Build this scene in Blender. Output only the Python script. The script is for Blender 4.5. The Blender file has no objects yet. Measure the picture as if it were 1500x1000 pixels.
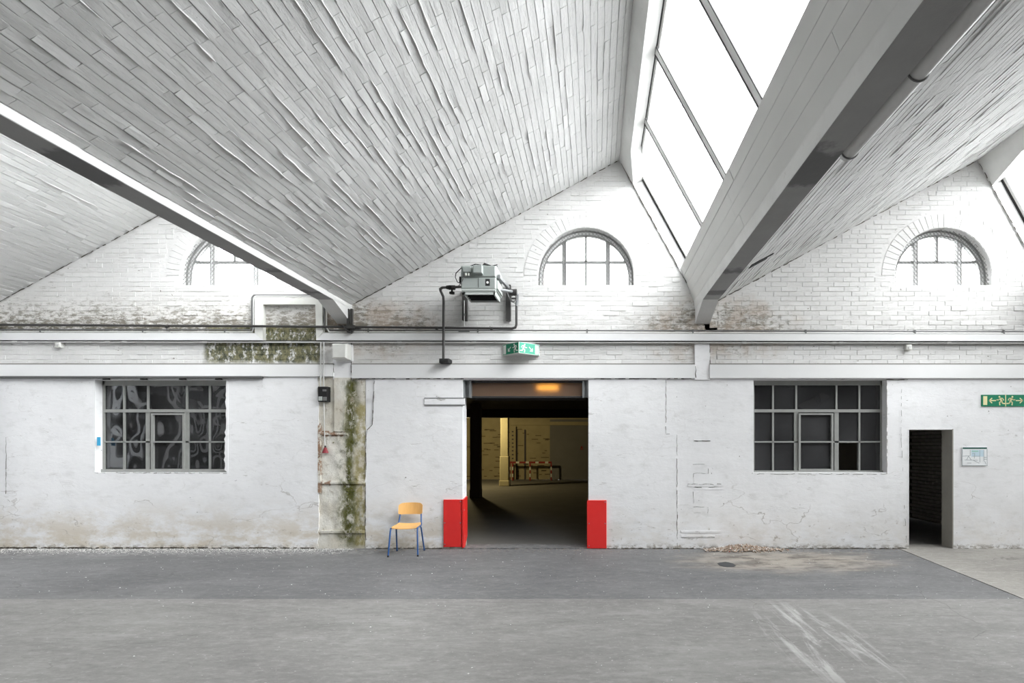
import bpy, bmesh, math, random
from mathutils import Vector, Matrix, noise as mnoise

random.seed(7)
SC = bpy.context.scene
COL = SC.collection
# ------------------------------------------------------------------ camera, sky, exposure
FPX, DEP, VX, VY, EYE, PPM = 765.0, 8.5, 872.0, 652.0, 1.678, 90.0
cam_d = bpy.data.cameras.new('camera')
cam_d.sensor_fit = 'HORIZONTAL'; cam_d.sensor_width = 36.0
cam_d.lens = FPX / 1500.0 * 36.0
cam_d.shift_x = (750 - VX) / 1500.0
cam_d.shift_y = (VY - 500) / 1500.0
cam_d.clip_start = 0.05; cam_d.clip_end = 400
cam = bpy.data.objects.new('camera', cam_d); COL.objects.link(cam)
cam.location = (0, -DEP, EYE); cam.rotation_euler = (math.pi / 2, 0, 0)
SC.camera = cam
w = bpy.data.worlds.new('overcast_sky'); SC.world = w; w.use_nodes = True
nt = w.node_tree; nt.nodes.clear()
wo = nt.nodes.new('ShaderNodeOutputWorld'); wb = nt.nodes.new('ShaderNodeBackground')
wt = nt.nodes.new('ShaderNodeTexCoord'); ws = nt.nodes.new('ShaderNodeSeparateXYZ'); wr = nt.nodes.new('ShaderNodeValToRGB')
nt.links.new(wt.outputs['Generated'], ws.inputs[0]); nt.links.new(ws.outputs['Z'], wr.inputs[0])
wr.color_ramp.elements[0].position = 0.0; wr.color_ramp.elements[0].color = (0.16, 0.16, 0.155, 1)
wr.color_ramp.elements[1].position = 1.0; wr.color_ramp.elements[1].color = (0.985, 0.99, 1.0, 1)
for ps, k in ((0.02, .90), (0.35, .95), (0.7, .98)):     # evenly bright white overcast
    e = wr.color_ramp.elements.new(ps); e.color = (k * .985, k * .99, k, 1)
nt.links.new(wr.outputs[0], wb.inputs[0]); wb.inputs[1].default_value = 4.0
nt.links.new(wb.outputs[0], wo.inputs[0])
vs = SC.view_settings
vs.view_transform = 'Standard'; vs.look = 'None'; vs.gamma = 1; vs.use_curve_mapping = False
vs.exposure = 2.98
SC.cycles.max_bounces = 12; SC.cycles.diffuse_bounces = 9; SC.cycles.transparent_max_bounces = 16
SC.cycles.caustics_reflective = False; SC.cycles.caustics_refractive = False
SC.cycles.use_denoising = True

# roof section, in wall pixels relative to the eye (x right, z up)
BAY = 525.0
VAL = (-357.0, 206.5)       # foot of the ceiling slope, middle bay
RID = (35.0, 418.0)         # ridge, middle bay
HALL = -10.5                # end of the hall, set close behind the camera to cut bounce light
BAR_STEP = 1.28
GLZ = -5 * BAR_STEP - .06     # glazing cut short; unseen solid roof added beyond to darken the near ceiling
GD = Vector((111.0, -203.0)).normalized()       # down the glazing
GN = Vector((0.877, 0.48))                      # outwards from the glazing
def RX(rx): return rx / PPM
def RZ(rz): return EYE + rz / PPM
def W(px, py, y=0.0):
    d = DEP + y
    return Vector(((px - VX) / FPX * d, y, EYE + (VY - py) / FPX * d))
def F(px, py):
    d = FPX * EYE / (py - VY)
    return Vector(((px - VX) / FPX * d, d - DEP, 0.0))
def project(p):
    d = p[1] + DEP
    return (VX + p[0] / d * FPX, VY - (p[2] - EYE) / d * FPX) if d > 0.2 else (-9999, -9999)

for i in (-1, 0, 1, 2):        # light portals: they only guide sampling of the sky through the glass
    s0, s1 = 26.5, 178.0
    a = Vector(RID) + GD * ((s0 + s1) / 2) + GN * 24
    ld = bpy.data.lights.new('skylight_portal', 'AREA'); ld.shape = 'RECTANGLE'
    ld.size = (s1 - s0) / PPM; ld.size_y = -GLZ - 0.1
    ld.cycles.is_portal = True
    lo = bpy.data.objects.new('skylight_portal', ld); COL.objects.link(lo)
    zax = Vector((GN.x, 0, GN.y)); xax = Vector((GD.x, 0, GD.y)); yax = zax.cross(xax)
    m = Matrix((xax, yax, zax)).transposed().to_4x4(); m.translation = Vector((RX(a.x + i * BAY), GLZ / 2, RZ(a.y)))
    lo.matrix_world = m

# ------------------------------------------------------------------ helpers
class MB:
    def __init__(s): s.v = []; s.f = []
    def add(s, vs_, fs):
        b = len(s.v); s.v += [tuple(p) for p in vs_]; s.f += [tuple(b + i for i in f) for f in fs]; return s
    def hexa(s, a, b):      # a, b: matching loops, a near, b far
        n = len(a)
        fs = [tuple(range(n)), tuple(range(2 * n - 1, n - 1, -1))]
        fs += [(i, i + n, (i + 1) % n + n, (i + 1) % n) for i in range(n)]
        return s.add(list(a) + list(b), fs)
    def box(s, x0, x1, y0, y1, z0, z1):
        return s.hexa([(x0, y0, z0), (x1, y0, z0), (x1, y0, z1), (x0, y0, z1)], [(x0, y1, z0), (x1, y1, z0), (x1, y1, z1), (x0, y1, z1)])
    def bbox(s, x0, x1, y0, y1, z0, z1, c):     # box with chamfered front edge
        o = [(x0, z0), (x1, z0), (x1, z1), (x0, z1)]; q = [(x0 + c, z0 + c), (x1 - c, z0 + c), (x1 - c, z1 - c), (x0 + c, z1 - c)]
        v = [(x, y0, z) for x, z in q] + [(x, y0 + c, z) for x, z in o] + [(x, y1, z) for x, z in o]
        fs = [(0, 1, 2, 3), (11, 10, 9, 8)]
        for k in (0, 4): fs += [(k + i, k + 4 + i, k + 4 + (i + 1) % 4, k + (i + 1) % 4) for i in range(4)]
        return s.add(v, fs)
    def pris(s, poly, y0, y1):                  # polygon in photo pixels on the plane y0, pushed back to y1
        a = [W(px, py, y0) for px, py in poly]
        return s.hexa(a, [(p.x, y1, p.z) for p in a])
    def rect(s, px0, py0, px1, py1, y0, y1): return s.pris([(px0, py1), (px1, py1), (px1, py0), (px0, py0)], y0, y1)
    def sect(s, poly, y0, y1):                  # roof section polygon (relative px) run along the depth
        return s.hexa([(RX(x), y0, RZ(z)) for x, z in poly], [(RX(x), y1, RZ(z)) for x, z in poly])
    def tube(s, pts, r, n=10, cap=True):
        pts = [Vector(p) for p in pts]; m = len(pts); rings = []
        t0 = (pts[1] - pts[0]).normalized()
        up = Vector((0, 0, 1)) if abs(t0.z) < 0.9 else Vector((1, 0, 0))
        u = t0.cross(up).normalized()
        for i, p in enumerate(pts):
            ta = (pts[i] - pts[i - 1]).normalized() if i else (pts[1] - pts[0]).normalized()
            tb = (pts[i + 1] - pts[i]).normalized() if i < m - 1 else ta
            t = (ta + tb); t = t.normalized() if t.length > 1e-6 else ta
            u = (u - t * u.dot(t)).normalized(); v = t.cross(u)
            k = r if not hasattr(r, '__len__') else r[i]
            sc = 1.0 / max(0.6, t.dot(tb))
            rings.append([p + (u * math.cos(6.28319 * j / n) + v * math.sin(6.28319 * j / n)) * k * (sc if 0 < i < m - 1 else 1) for j in range(n)])
        vs_ = [q for rg in rings for q in rg]; fs = []
        for i in range(m - 1):
            for j in range(n): fs.append((i * n + j, i * n + (j + 1) % n, (i + 1) * n + (j + 1) % n, (i + 1) * n + j))
        if cap: fs += [tuple(range(n - 1, -1, -1)), tuple((m - 1) * n + j for j in range(n))]
        return s.add(vs_, fs)
    def cyl(s, c, axis, r, h, n=16, r2=None):
        a = Vector(c); b = a + Vector(axis).normalized() * h
        return s.tube([a, b], [r, r if r2 is None else r2], n)
    def flat(s, O, U, V, N, poly, t):           # 2-D polygon on a plane, raised by t along N
        a = [O + U * x + V * y + N * t for x, y in poly]
        return s.hexa(a, [p - N * t for p in a])
    def stroke(s, O, U, V, N, pts, wd, t):
        for (x0, y0), (x1, y1) in zip(pts, pts[1:]):
            d = Vector((x1 - x0, y1 - y0)); d.normalize(); q = Vector((-d.y, d.x)) * wd / 2; e = d * wd * 0.3
            s.flat(O, U, V, N, [(x0 - e.x - q.x, y0 - e.y - q.y), (x1 + e.x - q.x, y1 + e.y - q.y), (x1 + e.x + q.x, y1 + e.y + q.y), (x0 - e.x + q.x, y0 - e.y + q.y)], t)
    def chunk(s, c, r, rnd):
        vs_ = []
        for d in ((1, 0, 0), (-1, 0, 0), (0, 1, 0), (0, -1, 0), (0, 0, 1), (0, 0, -1)):
            k = r * rnd.uniform(0.55, 1.25)
            vs_.append((c[0] + d[0] * k + rnd.uniform(-.3, .3) * r, c[1] + d[1] * k + rnd.uniform(-.3, .3) * r, c[2] + d[2] * k * 0.6))
        s.add(vs_, [(0, 2, 4), (2, 1, 4), (1, 3, 4), (3, 0, 4), (2, 0, 5), (1, 2, 5), (3, 1, 5), (0, 3, 5)])
    def mesh(s, name):
        me = bpy.data.meshes.new(name); me.from_pydata(s.v, [], s.f); me.update()
        bm = bmesh.new(); bm.from_mesh(me); bmesh.ops.recalc_face_normals(bm, faces=bm.faces); bm.to_mesh(me); bm.free()
        return me
    def build(s, name, mat, parent=None, smooth=False, base=None):
        me = s.mesh(name)
        return link(name, me, mat, parent, smooth)
def link(name, me, mat, parent=None, smooth=False):
    if mat and not me.materials: me.materials.append(mat)
    if smooth:
        for p in me.polygons: p.use_smooth = True
        try: me.set_sharp_from_angle(angle=math.radians(40))
        except Exception: pass
    o = bpy.data.objects.new(name, me); COL.objects.link(o)
    if parent: o.parent = parent; o.matrix_parent_inverse = Matrix.Translation(-parent.location) if parent.rotation_euler[:] == (0, 0, 0) else parent.matrix_basis.inverted()
    return o
def tag(o, label, cat, group=None, kind=None):
    o['label'] = label; o['category'] = cat
    if group: o['group'] = group
    if kind: o['kind'] = kind
    return o
def thing(name, label, cat, loc=(0, 0, 0), group=None, kind=None):
    o = bpy.data.objects.new(name, None); COL.objects.link(o); o.location = loc; o.empty_display_size = 0.1
    return tag(o, label, cat, group, kind)
def struct(name, mb, mat, label, cat, smooth=False):
    return tag(mb.build(name, mat, None, smooth), label, cat, None, 'structure')

# ------------------------------------------------------------------ materials
class G:
    """tiny node-graph builder"""
    def __init__(s, name, rough=0.85, spec=0.25, metal=0.0):
        s.m = bpy.data.materials.new(name); s.m.use_nodes = True; s.t = s.m.node_tree; s.t.nodes.clear()
        s.out = s.t.nodes.new('ShaderNodeOutputMaterial'); s.b = s.t.nodes.new('ShaderNodeBsdfPrincipled')
        s.b.inputs['Roughness'].default_value = rough; s.b.inputs['Specular IOR Level'].default_value = spec; s.b.inputs['Metallic'].default_value = metal
        s.t.links.new(s.b.outputs[0], s.out.inputs[0])
        s.pos = s.t.nodes.new('ShaderNodeNewGeometry').outputs['Position']; s._xyz = None
    def set(s, sock, v):
        if isinstance(v, bpy.types.NodeSocket): s.t.links.new(v, sock)
        elif v is not None: sock.default_value = v
    def xyz(s):
        if s._xyz is None:
            n = s.t.nodes.new('ShaderNodeSeparateXYZ'); s.t.links.new(s.pos, n.inputs[0]); s._xyz = n.outputs
        return s._xyz
    def math(s, op, a, b=None, clamp=False):
        n = s.t.nodes.new('ShaderNodeMath'); n.operation = op; n.use_clamp = clamp; s.set(n.inputs[0], a); s.set(n.inputs[1], b); return n.outputs[0]
    def mul(s, *a):
        r = a[0]
        for b in a[1:]: r = s.math('MULTIPLY', r, b)
        return r
    def mx(s, *a):
        r = a[0]
        for b in a[1:]: r = s.math('MAXIMUM', r, b)
        return r
    def ss(s, v, lo, hi, a=0.0, b=1.0):
        n = s.t.nodes.new('ShaderNodeMapRange'); n.interpolation_type = 'SMOOTHSTEP'; s.set(n.inputs[0], v)
        n.inputs[1].default_value = lo; n.inputs[2].default_value = hi; n.inputs[3].default_value = a; n.inputs[4].default_value = b; return n.outputs[0]
    def vec(s, sc=(1, 1, 1), rot=(0, 0, 0), off=(0, 0, 0)):
        n = s.t.nodes.new('ShaderNodeMapping'); s.t.links.new(s.pos, n.inputs[0]); n.inputs['Scale'].default_value = sc; n.inputs['Rotation'].default_value = rot; n.inputs['Location'].default_value = off; return n.outputs[0]
    def noise(s, scale, sc=(1, 1, 1), detail=6, rough=0.6, dist=0.0, rot=(0, 0, 0), off=(0, 0, 0)):
        n = s.t.nodes.new('ShaderNodeTexNoise'); s.t.links.new(s.vec(sc, rot, off), n.inputs['Vector']); n.inputs['Scale'].default_value = scale
        n.inputs['Detail'].default_value = detail; n.inputs['Roughness'].default_value = rough; n.inputs['Distortion'].default_value = dist; return n.outputs['Fac']
    def vor(s, scale, sc=(1, 1, 1), feat='DISTANCE_TO_EDGE', warp=0.0):
        n = s.t.nodes.new('ShaderNodeTexVoronoi'); n.feature = feat; n.inputs['Scale'].default_value = scale
        v = s.vec(sc)
        if warp:
            q = s.t.nodes.new('ShaderNodeTexNoise'); s.t.links.new(v, q.inputs['Vector']); q.inputs['Scale'].default_value = scale * 1.7; q.inputs['Detail'].default_value = 4
            a = s.t.nodes.new('ShaderNodeVectorMath'); a.operation = 'MULTIPLY_ADD'; s.t.links.new(q.outputs['Color'], a.inputs[0]); a.inputs[1].default_value = (warp,) * 3; s.t.links.new(v, a.inputs[2]); v = a.outputs[0]
        s.t.links.new(v, n.inputs['Vector']); return n.outputs['Distance']
    def mix(s, f, a, b):
        n = s.t.nodes.new('ShaderNodeMix'); n.data_type = 'RGBA'; s.set(n.inputs['Factor'], f)
        for k, v in ((6, a), (7, b)):
            s.set(n.inputs[k], v if isinstance(v, bpy.types.NodeSocket) else (*v, 1.0))
        return n.outputs[2]
    def grey(s, v, c=(1, 1, 1)):
        n = s.t.nodes.new('ShaderNodeVectorMath'); n.operation = 'SCALE'; n.inputs[0].default_value = c; s.set(n.inputs['Scale'], v); return n.outputs[0]
    def box(s, px0, px1, py0, py1, soft=6, wob=10, wscale=3.0):
        """mask of a rectangle of the wall, given in wall pixels, with a ragged edge"""
        X, Y, Z = s.xyz(); n = s.noise(wscale, detail=5)
        d = s.math('MULTIPLY', s.math('SUBTRACT', n, 0.5), 2 * wob / PPM)
        x = s.math('ADD', X, d); z = s.math('ADD', Z, d); f = soft / PPM
        a, b = (px0 - VX) / PPM, (px1 - VX) / PPM; c, e = EYE + (VY - py1) / PPM, EYE + (VY - py0) / PPM
        return s.mul(s.ss(x, a - f, a + f), s.ss(x, b - f, b + f, 1, 0), s.ss(z, c - f, c + f), s.ss(z, e - f, e + f, 1, 0))
    def bump(s, h, strength=0.3, dist=0.02):
        n = s.t.nodes.new('ShaderNodeBump'); n.inputs['Strength'].default_value = strength; n.inputs['Distance'].default_value = dist; s.set(n.inputs['Height'], h)
        s.t.links.new(n.outputs[0], s.b.inputs['Normal'])
    def col(s, c): s.set(s.b.inputs['Base Color'], c if isinstance(c, bpy.types.NodeSocket) else (*c, 1.0)); return s
def plain(name, c, rough=0.6, spec=0.3, metal=0.0, var=0.08, scale=9.0):
    g = G(name, rough, spec, metal); n = g.noise(scale, detail=5)
    g.col(g.mix(n, tuple(x * (1 - var) for x in c), tuple(min(1, x * (1 + var)) for x in c))); g.bump(n, 0.08, 0.01); return g.m

WHITE = (0.83, 0.83, 0.83)
def white_wall(name, brick):
    g = G(name, 0.9, 0.15); X, Y, Z = g.xyz()
    big = g.noise(0.9, detail=4); mid = g.noise(3.2, (1, 1, 2.0), detail=7, rough=0.65)
    c = g.mix(g.ss(big, .3, .7), *(((0.70, 0.695, 0.685), (0.78, 0.775, 0.765)) if brick else ((0.84, 0.84, 0.85), (0.895, 0.895, 0.905))))
    c = g.mix(g.mul(g.ss(mid, .5, .72), .45), c, (0.66, 0.66, 0.65))
    st = g.noise(3.2, (0.9, 1, 2.6), detail=9, rough=0.70, dist=0.5)
    st2 = g.noise(7.0, (0.7, 1, 5.0), detail=7, rough=0.7, dist=0.4, off=(3, 0, 7))
    patch = g.ss(g.noise(0.8, detail=3, off=(5, 1, 2)), .45, .62)
    scr = g.mul(g.ss(st, .57, .65), g.ss(st2, .44, .62), g.math('ADD', g.mul(patch, .75), .25))
    c = g.mix(g.mul(scr, .7), c, (0.30, 0.28, 0.25))
    sp = g.noise(16, detail=2, off=(9, 0, 1))
    c = g.mix(g.mul(g.ss(sp, .735, .76), .8), c, (0.14, 0.12, 0.10))
    h = g.math('ADD', g.mul(st, 1.0), g.mul(mid, .8))
    if brick:
        # grime along the foot of the gables, strongest beside the valleys
        zt = EYE + (VY - 400) / PPM; zb = EYE + (VY - 484) / PPM
        low = g.mul(g.ss(Z, zb, zt, 1, 0), g.ss(Z, zb - .05, zb))
        leftb = g.ss(X, (430 - VX) / PPM, (560 - VX) / PPM, 1, .3)
        def ell(px, py, rx, ry):
            n = g.math('SUBTRACT', g.noise(2.2, detail=6, rough=.7, off=(px, 0, 0)), .5); dx = g.math('MULTIPLY', g.math('SUBTRACT', X, (px - VX) / PPM), PPM / rx); dz = g.math('MULTIPLY', g.math('SUBTRACT', Z, EYE + (VY - py) / PPM), PPM / ry)
            return g.ss(g.math('ADD', g.math('ADD', g.mul(dx, dx), g.mul(dz, dz)), g.mul(n, 1.6)), .15, 1.1, 1, 0)
        v1 = ell(545, 482, 120, 52); v2 = ell(1050, 482, 135, 58)
        v3 = g.box(500, 640, 500, 535, 30, 20)
        gn = g.noise(9, (.8, 1, 2.0), detail=10, rough=0.80, dist=.15)
        gr = g.math('ADD', g.mul(low, leftb, .9), g.mul(g.mx(v1, v2, g.mul(v3, .6)), .6))
        g1 = g.ss(g.math('ADD', gn, g.mul(gr, .16)), .58, .69)
        jn = g.mul(g.ss(g.noise(2.2, (1, 1, 1), detail=8, rough=.7, off=(6, 0, 2)), .52, .62), g.ss(g.noise(9, (.35, 1, 7), detail=5, rough=.7), .55, .62)); c = g.mix(g.mul(jn, .55), c, (0.33, 0.31, 0.28))
        c = g.mix(g.mul(g1, g.math('MINIMUM', g.math('ADD', gr, .04), .85)), c, (0.17, 0.155, 0.125))
        c = g.mix(g.mul(g.math('MINIMUM', gr, 1.0), .16), c, (0.60, 0.52, 0.40))
        c = g.mix(g.mul(g.mx(v1, v2), g.ss(g.noise(2.5, detail=5, off=(2, 2, 2)), .4, .6), .5), c, (0.50, 0.40, 0.32))
        gz = g.mul(g.ss(Z, EYE + (VY - 486) / PPM, EYE + (VY - 462) / PPM, 1, 0), g.ss(X, (500 - VX) / PPM, (520 - VX) / PPM, 1, .0), g.ss(Z, EYE + (VY - 488) / PPM, EYE + (VY - 484) / PPM), g.ss(gn, .38, .52))
        c = g.mix(g.mul(gz, .8), c, (0.11, 0.10, 0.07))
    else:
        base = g.mul(g.ss(Z, 0.05, 0.95, 1, 0), g.ss(g.noise(1.6, (1, 1, 2), detail=8, rough=.7, off=(2, 0, 4)), .38, .60))
        base = g.mul(base, g.ss(X, (640 - VX) / PPM, (1000 - VX) / PPM, 1, .3))
        c = g.mix(g.mul(base, .68), c, (0.55, 0.465, 0.33))
        foot = g.mul(g.ss(Z, 0.0, 0.10, 1, 0), g.ss(g.noise(16, (.6, 1, 1), detail=8, rough=.75), .45, .58))
        c = g.mix(g.mul(foot, .75), c, (0.20, 0.165, 0.12))
        cr = g.mul(g.ss(g.vor(1.1, (.7, 1, 1.3), warp=1.3), .0, .014, 1, 0), g.ss(g.noise(1.1, detail=3, off=(1, 4, 3)), .5, .6), g.ss(Z, .6, 1.4, 1, .25))
        c = g.mix(g.mul(cr, .55), c, (0.28, 0.25, 0.21))
        pit = g.mul(g.ss(g.noise(9, detail=5, rough=.7, off=(4, 4, 0)), .60, .68), g.ss(Z, .1, .8, 1, 0))
        c = g.mix(g.mul(pit, .6), c, (0.30, 0.25, 0.19))
    # moss under the leak: below the niche, and trickling from the beam ends
    mz = g.box(299, 470, 478, 532, 6, 9, 4)
    mn = g.noise(5.0, (1.6, 1, .7), detail=9, rough=.75, off=(0, 0, 3))
    mm = g.mul(mz, g.ss(g.math('ADD', mn, g.mul(g.noise(26, detail=4), .35)), .55, .66))
    c = g.mix(g.mul(mm, .93), c, g.mix(g.ss(g.noise(13, (1.3, 1, .7), detail=7, rough=.75), .38, .62), (0.028, 0.036, 0.010), (0.22, 0.205, 0.10)))
    if brick:
        h = g.math('ADD', h, g.mul(g.noise(30, detail=4), .35)); g.bump(h, .5, .02)
    else:
        h = g.math('ADD', g.mul(g.noise(1.3, detail=5, rough=.5), 1.8), g.mul(st, .45)); h = g.math('SUBTRACT', h, g.mul(scr, .6)); g.bump(h, .30, .03)
    g.col(c); return g.m
PLASTER = white_wall('white_plaster', False)
BRICKW = white_wall('white_brick', True)

def ceil_mat():
    g = G('painted_ceiling', 0.9, 0.15)
    n = g.noise(2.0, (5, .8, 5), detail=8, rough=.7); m = g.noise(1.0, detail=4)
    c = g.mix(g.ss(m, .3, .7), (0.585, 0.585, 0.58), (0.655, 0.655, 0.65))
    d = g.mul(g.ss(g.noise(3.0, (7, .6, 7), detail=8, rough=.75, off=(1, 2, 3)), .66, .74), .45)
    c = g.mix(d, c, (0.42, 0.41, 0.39)); g.col(c)
    g.bump(g.math('ADD', n, g.mul(g.noise(14, detail=5), .3)), .55, .03); return g.m
CEIL = ceil_mat()
def beam_mat():
    g = G('painted_concrete', 0.85, 0.2)
    n = g.noise(2.0, (6, .35, 6), detail=7, rough=.65); m = g.noise(1.6, detail=5)
    c = g.mix(g.ss(m, .35, .65), (0.66, 0.66, 0.645), (0.74, 0.74, 0.725))
    c = g.mix(g.mul(g.ss(n, .66, .70), .4), c, (0.36, 0.35, 0.33))
    c = g.mix(g.mul(g.ss(g.noise(4, detail=8, rough=.7), .66, .72), .4), c, (0.42, 0.40, 0.36)); g.col(c)
    g.bump(g.math('ADD', n, g.mul(m, .5)), .25, .02); return g.m
BEAM = beam_mat()
BOARD = plain('board_marked_concrete', (0.70, 0.70, 0.68), .9, .1, var=.06, scale=2.2)
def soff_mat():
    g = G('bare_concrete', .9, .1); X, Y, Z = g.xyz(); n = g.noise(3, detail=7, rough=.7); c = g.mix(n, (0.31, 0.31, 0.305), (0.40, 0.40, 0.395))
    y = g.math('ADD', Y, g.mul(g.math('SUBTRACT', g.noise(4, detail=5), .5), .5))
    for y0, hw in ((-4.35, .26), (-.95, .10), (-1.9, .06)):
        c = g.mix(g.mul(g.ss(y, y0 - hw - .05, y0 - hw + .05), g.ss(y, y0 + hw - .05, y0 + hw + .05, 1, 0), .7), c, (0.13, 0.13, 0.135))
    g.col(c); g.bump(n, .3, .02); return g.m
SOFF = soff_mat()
TRIMW = plain('painted_band', (0.80, 0.80, 0.80), .85, .2, var=.04, scale=2.5)
def pil_mat():
    g = G('exposed_pilaster', 0.95, .1); X, Y, Z = g.xyz()
    n = g.noise(7, (1, 1, .8), detail=10, rough=.75); b = g.noise(2, detail=5)
    c = g.mix(g.ss(b, .35, .65), (0.66, 0.62, 0.53), (0.78, 0.76, 0.70))
    c = g.mix(g.mul(g.ss(n, .55, .66), .75), c, (0.33, 0.27, 0.18))
    yel = g.box(518, 537, 590, 800, 5, 5); c = g.mix(g.mul(yel, g.ss(n, .38, .56), .85), c, (0.36, 0.31, 0.13))
    gre = g.mul(g.box(492, 516, 620, 800, 8, 6), g.ss(n, .45, .6)); c = g.mix(g.mul(gre, .6), c, (0.26, 0.26, 0.20))
    ms = g.mx(g.box(506, 522, 556, 655, 7, 12), g.box(506, 516, 640, 710, 4, 6), g.box(498, 524, 735, 800, 12, 16), g.box(500, 520, 700, 740, 8, 10))
    mk = g.mul(ms, g.ss(g.noise(6, (1.5, 1, .8), detail=9, rough=.75, off=(3, 3, 3)), .38, .52))
    c = g.mix(g.mul(mk, .95), c, g.mix(g.noise(25, detail=2), (0.035, 0.045, 0.006), (0.16, 0.155, 0.035)))
    ru = g.mul(g.mx(g.box(463, 471, 620, 722, 2, 3, 8), g.box(470, 505, 631, 639, 1, 2, 6), g.box(470, 484, 704, 711, 1, 2)), g.ss(n, .47, .53))
    c = g.mix(g.mul(ru, .85), c, (0.30, 0.16, 0.09))
    g.col(c); g.bump(g.math('ADD', n, b), .7, .03); return g.m
PIL = pil_mat()
def moss_mat():
    g = G('moss', 1.0, .05); g.col(g.mix(g.noise(24, detail=3), (0.05, 0.06, 0.008), (0.19, 0.19, 0.035))); return g.m
MOSS = moss_mat()

def floor_mat(name, ca, cb, near=False, stain=None):
    g = G(name, 0.82, 0.3); X, Y, Z = g.xyz()
    b = g.noise(.55, (1, 1.6, 1), detail=6, rough=.6); s = g.noise(1.3, (1, 3.2, 1), detail=9, rough=.7, dist=.4); f = g.noise(38, detail=3)
    c = g.mix(g.ss(b, .3, .7), ca, cb)
    s3 = g.noise(5.5, (1, 2.6, 1), detail=9, rough=.75, off=(3, 8, 0))
    c = g.mix(g.mul(g.ss(s3, .5, .68), .38), c, tuple(x * 1.45 for x in cb)); c = g.mix(g.mul(g.ss(s3, .48, .34), .38), c, tuple(x * .62 for x in ca))
    c = g.mix(g.mul(g.ss(s, .5, .7), .38), c, tuple(x * 1.5 for x in cb))
    c = g.mix(g.mul(g.ss(s, .5, .3), .30), c, tuple(x * .62 for x in ca))
    c = g.mix(g.mul(f, .22), c, tuple(x * .6 for x in ca))
    s4 = g.noise(11, (1, 2.0, 1), detail=6, rough=.8, off=(1, 5, 0)); c = g.mix(g.mul(g.ss(s4, .52, .64), .30), c, tuple(x * 1.5 for x in cb)); c = g.mix(g.mul(g.ss(s4, .46, .34), .35), c, tuple(x * .55 for x in ca))
    fl = g.mul(g.ss(g.noise(20, (1, 2.2, 1), detail=2, off=(7, 2, 0)), .70, .73), .7); c = g.mix(fl, c, (0.55, 0.54, 0.52))
    cr = g.mul(g.ss(g.vor(.36, warp=1.5), 0, .0035, 1, 0), g.ss(g.noise(.7, detail=3), .5, .6)); c = g.mix(g.mul(cr, .4), c, (0.06, 0.055, 0.05))
    if near:     # flaked paint dust along the foot of the wall, ochre dirt by the rubble
        nl = g.mul(g.ss(Y, -0.75, -0.05), g.ss(X, (420 - VX) / PPM, (620 - VX) / PPM, 1, .25), g.ss(g.noise(14, (.7, 2.2, 1), detail=7, rough=.75), .47, .60))
        c = g.mix(g.mul(nl, .75), c, (0.60, 0.58, 0.55))
        dx = g.math('DIVIDE', g.math('SUBTRACT', X, 2.75), 1.7); dy = g.math('DIVIDE', g.math('ADD', Y, .85), .8)
        r2 = g.math('ADD', g.mul(dx, dx), g.mul(dy, dy)); r2 = g.math('ADD', r2, g.math('MULTIPLY', g.math('SUBTRACT', g.noise(1.8, (1, 2, 1), detail=6), .5), 2.2))
        c = g.mix(g.mul(g.ss(r2, .0, 1.3, 1, 0), .85), c, g.mix(g.ss(g.noise(2.0, (1, 2.0, 1), detail=9, rough=.72), .36, .58), (0.125, 0.105, 0.09), (0.36, 0.325, 0.28)))
    else:        # pale tyre scuffs
        p0 = F(1140, 890); rot = (0, 0, math.radians(0))
        sx = g.noise(1.5, (4.2, .42, 1), detail=9, rough=.68, dist=.5, rot=(0, 0, math.radians(3)))
        dx = g.math('DIVIDE', g.math('SUBTRACT', X, 1.95), .55); dy = g.math('DIVIDE', g.math('ADD', Y, 4.0), 1.25)
        rr = g.math('ADD', g.mul(dx, dx), g.mul(dy, dy))
        c = g.mix(g.mul(g.ss(rr, .2, 1.0, 1, 0), g.ss(sx, .50, .64), .58), c, (0.52, 0.51, 0.50))
    g.col(c); g.bump(g.math('ADD', g.mul(s, .8), g.mul(f, .3)), .22, .015); return g.m
FL_FRONT = floor_mat('screed_floor', (0.200, 0.194, 0.188), (0.242, 0.236, 0.228))
FL_DARK = floor_mat('asphalt_floor', (0.132, 0.132, 0.134), (0.178, 0.177, 0.178), True)
FL_PALE = floor_mat('pale_concrete', (0.29, 0.275, 0.255), (0.34, 0.325, 0.30))
FL_IN = plain('inner_floor', (0.17, 0.165, 0.155), .8, .3, var=.25, scale=1.5)

STEEL_D = plain('dark_pipe_paint', (0.05, 0.048, 0.046), .5, .4)
STEEL_M = plain('grey_steel', (0.27, 0.28, 0.285), .45, .5, .3)
CONDW = plain('white_conduit', (0.62, 0.62, 0.61), .5, .4)
CONDG = plain('grey_conduit', (0.17, 0.17, 0.17), .45, .45)
BLACK = plain('black_rubber', (0.018, 0.018, 0.018), .6, .3)
HEATG = plain('grey_green_enamel', (0.33, 0.36, 0.345), .38, .5, var=.06)
HEATL = plain('pale_grey_enamel', (0.47, 0.50, 0.48), .38, .5)
FRAMEG = plain('window_steel', (0.30, 0.305, 0.29), .6, .4, var=.18)
SKYF = plain('skylight_steel', (0.78, 0.78, 0.77), .5, .4)
SKYD2 = plain('bar_gasket_grey', (0.12, 0.12, 0.12), .7, .2)
SKYD = plain('skylight_gasket', (0.045, 0.045, 0.045), .7, .2)
ARCHF = plain('arch_window_frame', (0.30, 0.30, 0.295), .6, .3)
WIRE = plain('wire', (0.16, 0.16, 0.155), .5, .4)
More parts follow.
